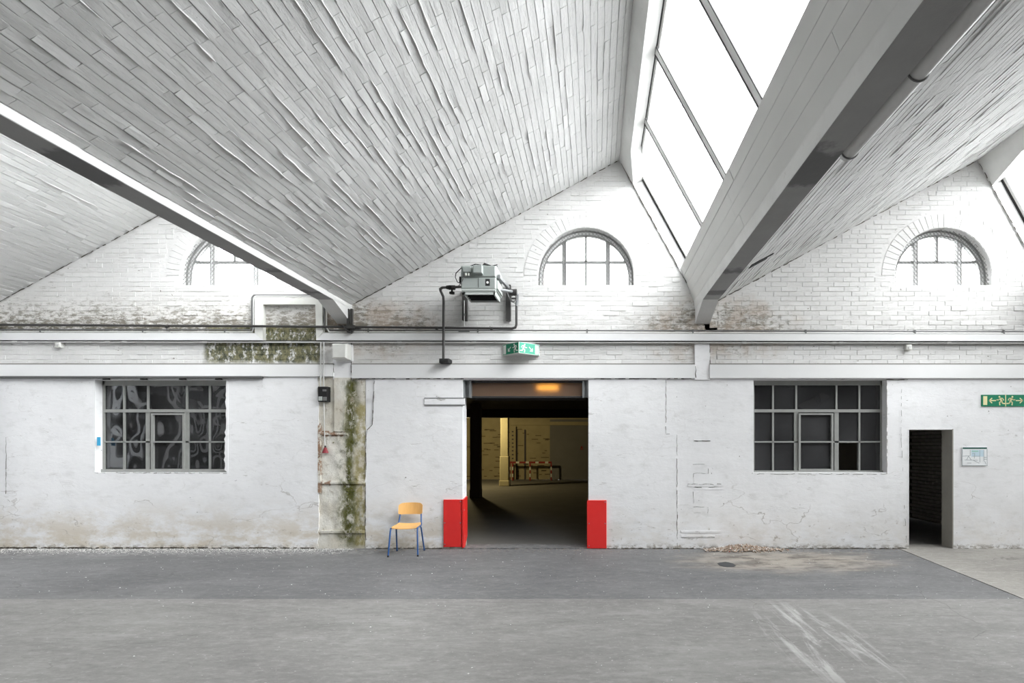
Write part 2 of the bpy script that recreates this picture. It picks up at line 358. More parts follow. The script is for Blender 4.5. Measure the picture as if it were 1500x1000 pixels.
def red_mat():
    g = G('red_enamel', .32, .5); n = g.noise(5, detail=7, rough=.7)
    c = g.mix(n, (0.74, 0.022, 0.022), (0.84, 0.04, 0.035)); X, Y, Z = g.xyz()
    ch = g.mul(g.ss(g.noise(17, detail=5), .66, .70), g.ss(X, -2.17, -2.14)); ch = g.mul(ch, g.ss(X, -2.0, -1.9, 1, 0)); c = g.mix(ch, c, (0.7, 0.68, 0.66)); g.col(c); g.bump(n, .05, .01); return g.m
RED = red_mat()
def wood_mat():
    g = G('beech_plywood', .4, .4); n = g.noise(3, (14, 2, 2), detail=5); g.col(g.mix(n, (0.70, 0.38, 0.115), (0.84, 0.50, 0.19))); return g.m
WOOD = wood_mat(); BLUE = plain('blue_lacquer', (0.018, 0.085, 0.26), .35, .5)
GREEN = plain('sign_green', (0.0, 0.20, 0.10), .4, .4); GREEN_LIT = plain('sign_green_lit', (0.08, 0.42, 0.29), .3, .5)  # paler copy of the sign green: light on the right panel put into colour
SIGNW = plain('sign_white', (0.84, 0.86, 0.82), .4, .4); SIGNY = plain('sign_phosphor', (0.80, 0.74, 0.42), .5, .3)
PAPER = plain('paper', (0.84, 0.86, 0.87), .6, .3); INK = plain('ink', (0.30, 0.34, 0.36), .7, .2); HEADER = plain('plan_header', (0.01, 0.09, 0.07), .5, .3); BLUEP = plain('plan_blue', (0.58, 0.72, 0.80), .6, .2)
TAPE = plain('blue_tape', (0.06, 0.42, 0.72), .5, .3); PVC = plain('white_pvc', (0.78, 0.78, 0.74), .4, .4)
DIMW = plain('dim_wall', (0.42, 0.38, 0.31), .9, .1, var=.2, scale=1.2); OLDB = plain('old_white_brick', (0.80, 0.75, 0.67), .9, .1, var=.2, scale=6); DIMC = plain('dark_ceiling', (0.035, 0.035, 0.035), .9, .1)
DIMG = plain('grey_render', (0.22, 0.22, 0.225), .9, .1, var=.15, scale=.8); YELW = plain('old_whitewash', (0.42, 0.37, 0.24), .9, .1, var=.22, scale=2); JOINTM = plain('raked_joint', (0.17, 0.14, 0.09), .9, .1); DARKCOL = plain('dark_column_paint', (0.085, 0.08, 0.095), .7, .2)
COLY = plain('cream_column_paint', (0.62, 0.56, 0.36), .6, .3)
PIERM = plain('beige_pier', (0.34, 0.325, 0.29), .9, .1, var=.2, scale=3)
RUB = plain('rubble', (0.38, 0.30, 0.24), .95, .1, var=.75, scale=22); FLK = plain('paint_flake', (0.72, 0.71, 0.69), .9, .1)
RUSTM = plain('rusty_steel', (0.20, 0.09, 0.05), .9, .1, var=.35, scale=20)
def clear_glass(name, tint, dirt, dirtc, refl, bump=0.0):
    m = bpy.data.materials.new(name); m.use_nodes = True; t = m.node_tree; t.nodes.clear()
    o = t.nodes.new('ShaderNodeOutputMaterial'); tr = t.nodes.new('ShaderNodeBsdfTransparent'); gl = t.nodes.new('ShaderNodeBsdfGlossy'); df = t.nodes.new('ShaderNodeBsdfDiffuse')
    tr.inputs[0].default_value = (*tint, 1); gl.inputs['Roughness'].default_value = .03; df.inputs[0].default_value = (*dirtc, 1)
    lw = t.nodes.new('ShaderNodeFresnel'); lw.inputs[0].default_value = 1.5
    ml = t.nodes.new('ShaderNodeMath'); ml.operation = 'MULTIPLY'; t.links.new(lw.outputs[0], ml.inputs[0]); ml.inputs[1].default_value = refl; ml.use_clamp = True
    a = t.nodes.new('ShaderNodeMixShader'); b = t.nodes.new('ShaderNodeMixShader')
    nz = t.nodes.new('ShaderNodeTexNoise'); gm = t.nodes.new('ShaderNodeNewGeometry'); t.links.new(gm.outputs['Position'], nz.inputs['Vector']); nz.inputs['Scale'].default_value = 1.8; nz.inputs['Detail'].default_value = 1
    d2 = t.nodes.new('ShaderNodeMath'); d2.operation = 'MULTIPLY'; t.links.new(nz.outputs['Fac'], d2.inputs[0]); d2.inputs[1].default_value = dirt * 2
    t.links.new(d2.outputs[0], a.inputs[0]); t.links.new(tr.outputs[0], a.inputs[1]); t.links.new(df.outputs[0], a.inputs[2])
    t.links.new(ml.outputs[0], b.inputs[0]); t.links.new(a.outputs[0], b.inputs[1]); t.links.new(gl.outputs[0], b.inputs[2]); t.links.new(b.outputs[0], o.inputs[0])
    if bump:
        bp = t.nodes.new('ShaderNodeBump'); bp.inputs['Strength'].default_value = bump; bp.inputs['Distance'].default_value = .1; t.links.new(nz.outputs['Fac'], bp.inputs['Height']); t.links.new(bp.outputs[0], gl.inputs['Normal'])
    return m
SKYGLASS = clear_glass('roof_glass', (0.93, 0.94, 0.94), .05, (.8, .8, .8), .6)
WINGLASS = clear_glass('dusty_glass', (0.32, 0.33, 0.34), .13, (.15, .15, .155), 1.3, 1.3)
WINGLASS2 = clear_glass('grimy_glass', (0.32, 0.33, 0.34), .22, (.16, .16, .165), 1.4, .45)
def panel_mat():
    m = bpy.data.materials.new('amber_fibreglass'); m.use_nodes = True; t = m.node_tree; t.nodes.clear(); o = t.nodes.new('ShaderNodeOutputMaterial')
    p = t.nodes.new('ShaderNodeBsdfPrincipled'); p.inputs['Base Color'].default_value = (.26, .175, .125, 1); p.inputs['Roughness'].default_value = .35
    tl = t.nodes.new('ShaderNodeBsdfTranslucent'); tl.inputs[0].default_value = (.8, .55, .24, 1); mx = t.nodes.new('ShaderNodeMixShader'); mx.inputs[0].default_value = .4
    t.links.new(p.outputs[0], mx.inputs[1]); t.links.new(tl.outputs[0], mx.inputs[2]); t.links.new(mx.outputs[0], o.inputs[0]); return m
AMBER = panel_mat()
def lamp_mat():
    m = bpy.data.materials.new('warm_tube'); m.use_nodes = True; p = m.node_tree.nodes['Principled BSDF']; p.inputs['Emission Color'].default_value = (1, .8, .42, 1); p.inputs['Emission Strength'].default_value = 3; return m
TUBE = lamp_mat()

# ------------------------------------------------------------------ floor
WL, WRR = -9.95, 13.55
yl = F(0, 877).y
floor = struct('floor', MB().box(WL, WRR, HALL, yl, -.2, 0), FL_FRONT, 'grey worn concrete screed floor with scuffs and hairline cracks', 'floor')
sA, sB = F(1337, 810), F(1500, 877)
mb = MB(); mb.hexa([(WL, yl, -.2), (sB.x, yl, -.2), (sA.x, 0, -.2), (sA.x, .36, -.2), (WL, .36, -.2)], [(WL, yl, -.006), (sB.x, yl, -.006), (sA.x, 0, -.006), (sA.x, .36, -.006), (WL, .36, -.006)])
mb.build('asphalt_strip', FL_DARK, floor)
mb = MB(); mb.hexa([(sB.x + .008, yl, -.2), (WRR, yl, -.2), (WRR, .36, -.2), (sA.x + .008, .36, -.2), (sA.x + .008, 0, -.2)], [(sB.x + .008, yl, -.001), (WRR, yl, -.001), (WRR, .36, -.001), (sA.x + .008, .36, -.001), (sA.x + .008, 0, -.001)])
mb.build('pale_slab', FL_PALE, floor)
MB().box(WL, WRR, .27, 17.4, -.2, -.012).build('inner_floor', FL_IN, floor)
mb = MB(); c = F(1064, 826); n = 14
ring = [(c.x + (.115 + .035 * mnoise.noise((k * .9, 0, 0))) * math.cos(k / n * 6.283), c.y + (.16 + .05 * mnoise.noise((0, k * .9, 3))) * math.sin(k / n * 6.283)) for k in range(n)]
mb.hexa([(x, y, -.03) for x, y in ring], [(x, y, -.003) for x, y in ring]); mb.build('pothole_patch', plain('tar', (0.045, 0.047, 0.05), .7, .3), floor)
MB().box(W(680, 803).x, W(864, 803).x, -.02, .30, -.05, .012).build('threshold', FL_DARK, floor)

# ------------------------------------------------------------------ lower wall
TK = .27
LW = (139, 556, 332, 692); RW = (1104, 556, 1299, 692); MD = (677.5, 556, 862, 803); RD = (1331, 628, 1395.5, 803)
rn = random.Random(3)
def ragged_v(x, y0, y1, amp, step=7):
    out = []; y = y0
    while y < y1 - 1: out.append((x + rn.uniform(-amp, amp), y)); y += rn.uniform(.6, 1.4) * step
    out.append((x, y1)); return out
TOP = 550
mb = MB()
mb.rect(-60, TOP, LW[0], 803, 0, TK); mb.rect(LW[0], LW[3], LW[2], 803, 0, TK); mb.rect(LW[0], TOP, LW[2], LW[1], 0, TK)
mb.rect(LW[2], TOP, 440, 803, 0, TK)
mb.pris([(440, 803), (465, 803)] + [(x, y) for x, y in reversed(ragged_v(466, TOP, 800, 1.6))] + [(440, TOP)], 0, TK)
mb.rect(465, TOP, 536, 803, .035, TK)
edge = [(549, TOP), (548, 575), (546.5, 600), (545, 622), (538, 628), (536, 640)] + ragged_v(535.5, 646, 803, 1.0)
mb.pris(edge + [(560, 803), (560, TOP)], 0, TK); mb.rect(536, TOP, 560, 803, .02, TK)
mb.rect(560, TOP, MD[0], 803, 0, TK)
wall = mb.build('wall_back', PLASTER)
mb = MB(); mb.rect(MD[0], TOP, MD[2], MD[1], 0, TK)
# right of the door: an older, slightly set-back coat, then a newer coat with a stepped edge
mb.rect(MD[2], TOP, 960, 803, 0, TK)
mb.pris([(960, 803), (992, 803), (992.5, 720), (991.5, 636), (975.5, 635), (976, TOP), (960, TOP)], 0, TK)
mb.rect(974, TOP, 1010, 803, .012, TK); mb.rect(1010, TOP, RW[0], 803, .012, TK)
mb.rect(RW[0], RW[3], RW[2], 803, .012, TK); mb.rect(RW[0], TOP, RW[2], RW[1], .012, TK)
mb.rect(RW[2], TOP, RD[0], 803, .012, TK); mb.rect(RD[0], TOP, RD[2], RD[1], .012, TK); mb.rect(RD[2], TOP, 2110, 803, .012, TK)
mb.build('plaster_coat', PLASTER, wall)
tag(wall, 'whitewashed plaster wall with stained foot, doorways and steel windows', 'wall', None, 'structure')
# pilaster
pil = thing('trim_1', 'crumbling mossy pilaster with rusty ledges between plaster edges', 'pilaster', W(500, 803, .03), kind='structure')
mb = MB(); nx, nz = 18, 60; vs_ = []
for j in range(nz + 1):
    for i in range(nx + 1):
        p = W(466 + 70 * i / nx, 803 - 250 * j / nz, .03); q = p * 5
        p.y = .017 + .018 * mnoise.noise((q.x * 1.6, q.z, 1)) + .012 * mnoise.noise((q.x * 4, q.z * 3, 5)); vs_.append(p)
mb.add(vs_, [(j * (nx + 1) + i, j * (nx + 1) + i + 1, (j + 1) * (nx + 1) + i + 1, (j + 1) * (nx + 1) + i) for j in range(nz) for i in range(nx)])
mb.build('core', PIL, pil, True)
for y0, x1 in ((633, 508), (705, 534), (777, 534)):
    m = MB(); m.rect(470, y0, x1, y0 + 3.4, -.012, .06); m.build('ledge', PIL, pil)
m = MB(); m.rect(465.5, 622, 469.5, 722, -.004, .05); m.build('rusty_edge_bar', PIL, pil)
m = MB(); m.pris([(490, 632), (489.5, 553), (514, 553), (513.5, 575), (509, 590), (505, 600), (503.5, 632)], -.02, .05); m.build('painted_facing', PIL, pil)
mb = MB(); r2 = random.Random(11)
for k in range(900):
    t = r2.random(); py = 556 + 244 * t
    px = 512 + r2.gauss(0, 3.2 + (5 if 620 < py < 650 or py > 740 else 1.5))
    if 660 < py < 700: px = 511 + r2.gauss(0, 1.6)
    p = W(px, py, 0.02 + r2.uniform(-.006, .01)); mb.chunk(p, r2.uniform(.006, .015), r2)
o = mb.build('moss', MOSS, pil); o['kind'] = 'stuff'
# faint ghost pilaster on the right: three shallow ledges and a pair of marks
gp = thing('trim_2', 'faint painted-over pilaster ledges on the wall above the rubble', 'trim', W(1025, 803, 0), kind='structure')
for x0, x1, y0, y1, pr in ((1016, 1040, 642, 645, .004), (1008, 1060, 709, 712.5, -.004), (1016, 1060, 715, 717, .002), (998, 1056, 777, 780, -.006), (998, 1048, 784, 787, -.002)):
    m = MB(); m.rect(x0, y0, x1, y1, .007 + pr * .3, .03); m.build('ledge', PLASTER, gp)
# bands
b1 = MB(); b1.rect(-60, 533, 488, 551, -.035, .1)
struct('trim_3', b1, TRIMW, 'plain white concrete band above the left window', 'trim')
b2 = MB(); b2.rect(515, 533, 1018, 553.5, -.035, .1)
struct('trim_4', b2, TRIMW, 'plain white concrete lintel band above the wide doorway', 'trim')
b3 = MB(); b3.rect(1040, 533, 2110, 553.5, -.035, .1)
struct('trim_5', b3, TRIMW, 'plain white concrete band above the window and narrow doorway', 'trim')
b4 = MB(); b4.rect(1018, 497, 1040, 556, -.012, .1); b4.rect(488, 497, 515, 556, -.005, .1)
struct('trim_6', b4, PLASTER, 'short white wall piers under the valley beams', 'pier')
MB_ = MB(); MB_.rect(-60, 480, 2110, 553, .02, TK); bandw = struct('wall_band', MB_, BRICKW, 'whitewashed brick strip between pipes and concrete band', 'wall')
# brick variants
def brick_variants(L, H, n, proud, jit, seed):
    r = random.Random(seed); out = []
    for k in range(n):
        x, z, c = L / 2, H / 2, .004; v = []
        for sx, sz in ((-1, -1), (1, -1), (1, 1), (-1, 1)): v.append((sx * (x - c * .4 - r.uniform(0, .003)), -proud + r.uniform(-jit, jit), sz * (z - c - r.uniform(0, .003))))
        for sx, sz in ((-1, -1), (1, -1), (1, 1), (-1, 1)): v.append((sx * x, 0, sz * z))
        m = MB(); m.add(v, [(0, 1, 2, 3)] + [(i, i + 4, (i + 1) % 4 + 4, (i + 1) % 4) for i in range(4)]); out.append(m.mesh('brick'))
        out[-1].materials.append(BRICKW)
    return out
BL, BH = .255, .078
BV = brick_variants(BL - .002, BH - .004, 12, .007, .0035, 5)
def put_bricks(parent, cells, rest_mb, limit, seed):
    r = random.Random(seed)
    cells.sort(key=lambda c: -c[2])
    for k, (x, z, pr, full) in enumerate(cells):
        me = BV[r.randrange(len(BV))]; dy = .02 + r.uniform(-.003, .004)
        if full and k < limit:
            o = bpy.data.objects.new('brick', me); COL.objects.link(o); o.parent = parent; o.matrix_parent_inverse = Matrix.Translation(-parent.location); o.location = (x, dy, z)
        else:
            rest_mb.add([(x + v.co.x * (1 if full else .48), dy + v.co.y, z + v.co.z) for v in me.vertices], [tuple(p.vertices) for p in me.polygons])
def brick_rows(x0, x1, z0, z1, inside):
    cells = []; row = 0; z = z0 + BH / 2; r = random.Random(int(x0 * 91))
    while z + BH / 2 <= z1 + .001:
        x = x0 + (BL / 2 if row % 2 else 0) + r.uniform(-.02, .02)
        while x < x1:
            def ok(c, hw): return all(inside(c + sx * hw, z + sz * BH / 2) for sx in (-1, 1) for sz in (-1, 1))
            if ok(x, BL / 2): cells.append((x, z, r.random(), True))
            else:
                for q in (-.25, .25):
                    if ok(x + q * BL, BL / 4): cells.append((x + q * BL, z, -1, False))
            x += BL
        row += 1; z += BH
    return cells
zb0, zb1 = W(0, 533.5).z, W(0, 487).z
def band_in(x, z):
    px = VX + x * PPM
    return -40 < px < 1550 and not (486 < px < 517 or 1016 < px < 1042)
cells = brick_rows(W(-40, 0).x, W(1550, 0).x, zb0, zb1, band_in)
rest = MB(); put_bricks(bandw, [c for c in cells], rest, 300, 1)
if rest.v: o = rest.build('brick_infill', BRICKW, bandw); o['kind'] = 'stuff'

# ------------------------------------------------------------------ gables
AR, ALEG, ABASE = 70.5 / PPM, 14.0 / PPM, W(0, 417).z
for gi, gname, gl in ((2, 'wall_gable_far', 'plain whitewashed gable outside the view past the plan board'), (-1, 'wall_gable_left', 'stained whitewashed brick gable beside the mossy niche'), (0, 'wall_gable_middle', 'whitewashed brick gable behind the unit heater'), (1, 'wall_gable_right', 'whitewashed brick gable above the narrow doorway')):
    ox = gi * BAY / PPM
    xv0, zv = RX(VAL[0]) + ox, RZ(VAL[1]); xr, zr = RX(RID[0]) + ox, RZ(RID[1])
    gl0 = Vector(RID) + GN * 17; gx, gz = RX(gl0.x) + ox, RZ(gl0.y)
    cx = RX(858 - VX) + ox; zbase = W(0, 483).z
    xend = xv0 + BAY / PPM
    def roof_z(x, inner=False):
        if x <= xr: return zv + (x - xv0) * (zr - zv) / (xr - xv0)
        if inner: return zr - (x - xr) * 203 / 111
        return min(zr + (x - xr) * .25, gz - (x - gx) * 203 / 111) if x < gx else gz - (x - gx) * 203 / 111
    def arch_z(x):
        d = abs(x - cx)
        return ABASE + ALEG + math.sqrt(max(0, AR * AR - d * d))
    xs = sorted(set([xv0 - .25, xv0, xr, gx, xend] + [cx - AR * math.cos(k * math.pi / 36) for k in range(37)]))
    mb = MB()
    for a, b in zip(xs, xs[1:]):
        if b - a < 1e-5: continue
        ta, tb = max(roof_z(a), zbase + .02), max(roof_z(b), zbase + .02)
        if gi != 2 and a >= cx - AR - 1e-4 and b <= cx + AR + 1e-4:
            mb.hexa([(a, .02, zbase), (b, .02, zbase), (b, .02, ABASE), (a, .02, ABASE)], [(a, TK, zbase), (b, TK, zbase), (b, TK, ABASE), (a, TK, ABASE)])
            mb.hexa([(a, .02, arch_z(a)), (b, .02, arch_z(b)), (b, .02, tb), (a, .02, ta)], [(a, TK, arch_z(a)), (b, TK, arch_z(b)), (b, TK, tb), (a, TK, ta)])
        else:
            mb.hexa([(a, .02, zbase), (b, .02, zbase), (b, .02, tb), (a, .02, ta)], [(a, TK, zbase), (b, TK, zbase), (b, TK, tb), (a, TK, ta)])
    gw = struct(gname, mb, BRICKW, gl, 'wall')
    if gi == 2: continue
    nich = (W(386, 0).x, W(462, 0).x, W(0, 488).z, W(0, 446).z)
    def inside(x, z):
        if x < xv0 + .02 or x > xend - .02 or z > roof_z(x, True) - .015 or z < zbase: return False
        d = math.hypot(x - cx, max(0, z - ABASE - ALEG))
        if z > ABASE + ALEG - .02 and d < AR + .235: return False
        if ABASE - .01 < z <= ABASE + ALEG and abs(x - cx) < AR + .02: return False
        return True
    cells = brick_rows(xv0, xend, zbase, zr, inside)
    cells = [(x, z, -math.hypot((project((x, 0, z))[0] - 800) / 2, project((x, 0, z))[1] - 400) if -20 < project((x, 0, z))[0] < 1520 else -9999, f) for x, z, p, f in cells]
    rest = MB(); put_bricks(gw, cells, rest, 300, 20 + gi)
    if rest.v: o = rest.build('brick_infill', BRICKW, gw); o['kind'] = 'stuff'
    r = random.Random(31 + gi); na = 30      # radiating arch bricks
    for k in range(na):
        a0, a1 = math.pi * k / na + .002, math.pi * (k + 1) / na - .002; pr = .006 + r.uniform(0, .004)
        r0, r1 = AR + .006, AR + .225
        def q(rr, a, y): return (cx + rr * math.cos(a), y, ABASE + ALEG + rr * math.sin(a))
        if q(r1, (a0 + a1) / 2, 0)[2] > roof_z(q(r1, (a0 + a1) / 2, 0)[0], True) - .02: continue
        m = MB(); m.add([q(r0 + .005, a0 + .006, .02 - pr), q(r1 - .005, a0 + .005, .02 - pr), q(r1 - .005, a1 - .005, .02 - pr), q(r0 + .005, a1 - .006, .02 - pr), q(r0, a0, .02), q(r1, a0, .02), q(r1, a1, .02), q(r0, a1, .02)], [(0, 1, 2, 3)] + [(i, i + 4, (i + 1) % 4 + 4, (i + 1) % 4) for i in range(4)])
        m.build('arch_brick', BRICKW, gw)
    # smooth reveal strip that closes the wall against the roof glazing
    m = MB(); e0 = Vector(RID) + GD * 40; e1 = Vector(RID) + GD * 232; pl = [e1, e1 + GN * 17, e0 + GN * 17, e0]
    m.hexa([(RX(p.x) + ox, -.006, RZ(p.y)) for p in pl], [(RX(p.x) + ox, .2, RZ(p.y)) for p in pl]); m.build('glazing_reveal', TRIMW, gw)
    # ---------------- half-round window
    nm = {-1: ('window_1', 'half-round window with wire mesh, partly behind the valley beam'), 0: ('window_2', 'half-round window with wire mesh above the exit sign'), 1: ('window_3', 'half-round window with wire mesh above the narrow doorway wall')}[gi]
    win = thing(nm[0], nm[1], 'window', (cx, .2, ABASE), kind='structure')
    def arc(rad, y, n=30, dz=0.0, leg=ALEG): return [Vector((cx + rad * math.cos(math.pi * k / n), y, ABASE + leg + rad * math.sin(math.pi * k / n) + dz)) for k in range(n + 1)]
    m = MB(); n = 30; fo, fi = AR, AR - .075
    A = [Vector((cx + fo, .16, ABASE))] + arc(fo, .16) + [Vector((cx - fo, .16, ABASE))]; B = [Vector((cx + fi, .16, ABASE + .0))] + arc(fi, .16) + [Vector((cx - fi, .16, ABASE))]
    for k in range(len(A) - 1):
        f4 = [A[k], A[k + 1], B[k + 1], B[k]]; m.hexa(f4, [p + Vector((0, .09, 0)) for p in f4])
    m.box(cx - fo, cx + fo, .15, .25, ABASE, ABASE + .04); m.build('frame', TRIMW, win)
    m = MB(); m.tube([Vector((cx + fo - .012, .145, ABASE))] + arc(fo - .012, .145) + [Vector((cx - fo + .012, .145, ABASE))], .012, 6); m.build('outer_rim', ARCHF, win)
    m = MB(); m.tube([Vector((cx + fi, .155, ABASE + .04))] + arc(fi, .155) + [Vector((cx - fi, .155, ABASE + .04))], .011, 6); m.build('inner_rim', ARCHF, win)
    m = MB(); m.tube([(cx - AR, .12, ABASE + .012), (cx + AR, .12, ABASE + .012)], .012, 6); m.build('bottom_rim', ARCHF, win)
    m0 = .378
    def topz(x, rad=fi): return ABASE + ALEG + math.sqrt(max(0, rad * rad - (x - cx) ** 2))
    tz = W(0, 378).z
    for sx in (-1, 1):
        x = cx + sx * m0 * .96; m = MB(); m.box(x - .028, x + .028, .165, .24, ABASE + .03, topz(x)); m.build('mullion', ARCHF if gi == 0 else TRIMW, win)
        for e in (-1, 1):
            m = MB(); m.box(x + e * .032 - .006, x + e * .032 + .006, .155, .24, ABASE + .03, topz(x + e * .03)); m.build('mullion_edge', ARCHF, win)
    m = MB(); m.box(cx - .02, cx + .02, .17, .24, ABASE + .03 if gi == 0 else tz, topz(cx)); m.build('glazing_bar', ARCHF, win)
    m = MB(); hx = math.sqrt(fi * fi - max(0, tz - ABASE - ALEG) ** 2); m.box(cx - hx, cx + hx, .17, .24, tz - .016, tz + .016); m.build('transom', ARCHF, win)
    m = MB(); ring = [(cx + fi, ABASE + .03)] + [(p.x, p.z) for p in arc(fi, 0)] + [(cx - fi, ABASE + .03)]
    m.hexa([(x, .20, z) for x, z in ring], [(x, .205, z) for x, z in ring]); m.build('pane', SKYGLASS, win)
    m = MB(); st = .047; k = -60
    def clipseg(a0, slope):    # wire z = a0 + slope*(x-cx), kept inside the arch
        pts = []
        for j in range(121):
            x = cx - AR + 2 * AR * j / 120; z = a0 + slope * (x - cx)
            if z > ABASE and (z < ABASE + ALEG or math.hypot(x - cx, z - ABASE - ALEG) < AR - .01): pts.append(Vector((x, .07, z)))
        return (pts[0], pts[-1]) if len(pts) > 1 else None
    for sl in (1.15, -1.15):
        a0 = ABASE - 2.0
        while a0 < ABASE + 2.2:
            s_ = clipseg(a0, sl)
            if s_: m.tube(s_, .0036, 3, False)
            a0 += .068
    o = m.build('wire_mesh', WIRE, win); o['kind'] = 'stuff'

CRK = plain('open_crack', (0.10, 0.09, 0.075), 1.0, .0)
EDGE_GREY = plain('edge_grey_strip', (0.30, 0.29, 0.27), 1.0, .0, var=.3, scale=4)
r = random.Random(77)
for (a, b), par in (((-60, 488), 'trim_3'), ((515, 1018), 'trim_4'), ((1040, 1570), 'trim_5')):
    m = MB(); m.rect(a, 532.0, b, 533.6, -.036, .0); m.build('dark_top_edge', EDGE_GREY, bpy.data.objects[par])  # thin darker strip along the top edge of each band
def crack(pts, rad, parent, seed, y=-.001, broken=0.0):
    rr = random.Random(seed); m = MB()
    for (x0, y0), (x1, y1) in zip(pts, pts[1:]):
        n = max(2, int(math.hypot(x1 - x0, y1 - y0) / 5)); q = [(x0 + (x1 - x0) * k / n + rr.uniform(-.5, .5), y0 + (y1 - y0) * k / n + rr.uniform(-.5, .5)) for k in range(n + 1)]
        for u, v in zip(q, q[1:]):
            if rr.random() >= broken: m.tube([W(*u, y), W(*v, y)], rad * rr.uniform(.5, 1.3), 4, False)
    o = m.build('crack', CRK, parent); o['kind'] = 'stuff'; return o
crack([(975.5, 556), (975.5, 635), (991.5, 636), (992.3, 800)], .0042, wall, 1, .0, .12)
crack([(548.5, 557), (546.5, 600), (545, 622), (538, 629), (536, 642), (535.5, 790)], .0048, wall, 2, .0, .12)
crack([(9, 640), (8.5, 728), (15, 735)], .004, wall, 3, .0, .1)
crack([(1299, 556), (1330, 556)], .005, wall, 4, .0, .2); crack([(515, 554.5), (680, 554.5)], .006, wall, 5, -.001, .2); crack([(870, 554.5), (1018, 554.5)], .006, wall, 6, -.001, .3)
for k, (x0, x1, yy) in enumerate(((1017, 1040, 645.6), (1008, 1056, 709), (1018, 1058, 713.2), (998, 1054, 778), (998, 1047, 786.5))): crack([(x0, yy), (x1, yy)], .004, wall, 30 + k, .008, .15)
crack([(1019, 531), (1019, 553)], .006, wall, 40, -.036, .1); crack([(1040, 500), (1040, 533)], .005, wall, 41, -.012, .1); crack([(488.5, 534), (489, 551)], .005, wall, 42, -.036, .1); crack([(515, 500), (514.5, 551)], .006, wall, 43, -.012, .15)
crack([(1015, 680), (1038, 680), (1038, 693), (1016, 693), (1016, 742), (1037, 742), (1037, 751), (1016, 751)], .002, wall, 44, .010, .3)
crack([(1299.5, 560), (1299.5, 694), (1104, 694)], .003, wall, 45, .011, .3); crack([(139, 692), (332, 693)], .004, wall, 46, 0, .3)
crack([(0, 802), (460, 802.5)], .012, wall, 47, -.004, .2); crack([(540, 803), (648, 803)], .009, wall, 48, -.004, .3); crack([(890, 803), (1328, 803)], .009, wall, 49, -.002, .25); crack([(1398, 803.5), (1520, 804)], .010, wall, 50, -.002, .2)
crack([(1321, 560), (1320, 640), (1326, 760), (1328, 800)], .0025, wall, 7, .0, .45)
for gi, nm in ((-1, 'wall_gable_left'), (0, 'wall_gable_middle'), (1, 'wall_gable_right')):
    o_ = gi * BAY; gw = bpy.data.objects[nm]
    crack([(VX + VAL[0] + o_ + 6, VY - VAL[1] - 2), (VX + RID[0] + o_ - 3, VY - RID[1] + 2)], .0065, gw, 10 + gi, -.004, .25)
    g0, g1 = Vector(RID) + GD * 6, Vector(RID) + GD * 236
    crack([(VX + g0.x + o_, VY - g0.y), (VX + g1.x + o_, VY - g1.y)], .006, gw, 20 + gi, -.008, .08)

# niche behind the trunking loop
nm_ = MB(); nm_.rect(384, 446, 463, 500, .006, .03); o = nm_.build('niche_face', BRICKW, bandw)

# ------------------------------------------------------------------ roof
SL = Vector((RID[0] - VAL[0], RID[1] - VAL[1])); SLEN = SL.length / PPM; SE = SL.normalized(); SNI = Vector((SE.y, -SE.x))   # SNI: into the room
BWD, BLN = .083, .262
def block_variants(n, seed):
    r = random.Random(seed); out = []
    for k in range(n):
        x, y = (BWD - .001) / 2, (BLN - .0005) / 2; v = []
        c = [r.uniform(.0005, .003) if r.random() < .8 else r.uniform(.003, .008) for _ in range(4)]
        hl, hr = .010 + r.gauss(0, .0012), .010 + r.gauss(0, .0012)
        if r.random() < .12: hl += r.choice((-1, 1)) * r.uniform(.002, .0055)
        for q, (sx, sy) in enumerate(((-1, -1), (1, -1), (1, 1), (-1, 1))): v.append((sx * (x - c[q]), sy * (y - .0006), (hl if sx < 0 else hr) + r.uniform(-.0007, .0007)))
        for sx, sy in ((-1, -1), (1, -1), (1, 1), (-1, 1)): v.append((sx * x, sy * y, 0))
        m = MB(); m.add(v, [(0, 1, 2, 3)] + [(i, i + 4, (i + 1) % 4 + 4, (i + 1) % 4) for i in range(4)]); me = m.mesh('ceiling_block'); me.materials.append(CEIL); out.append(me)
    return out
KV = block_variants(40, 9)
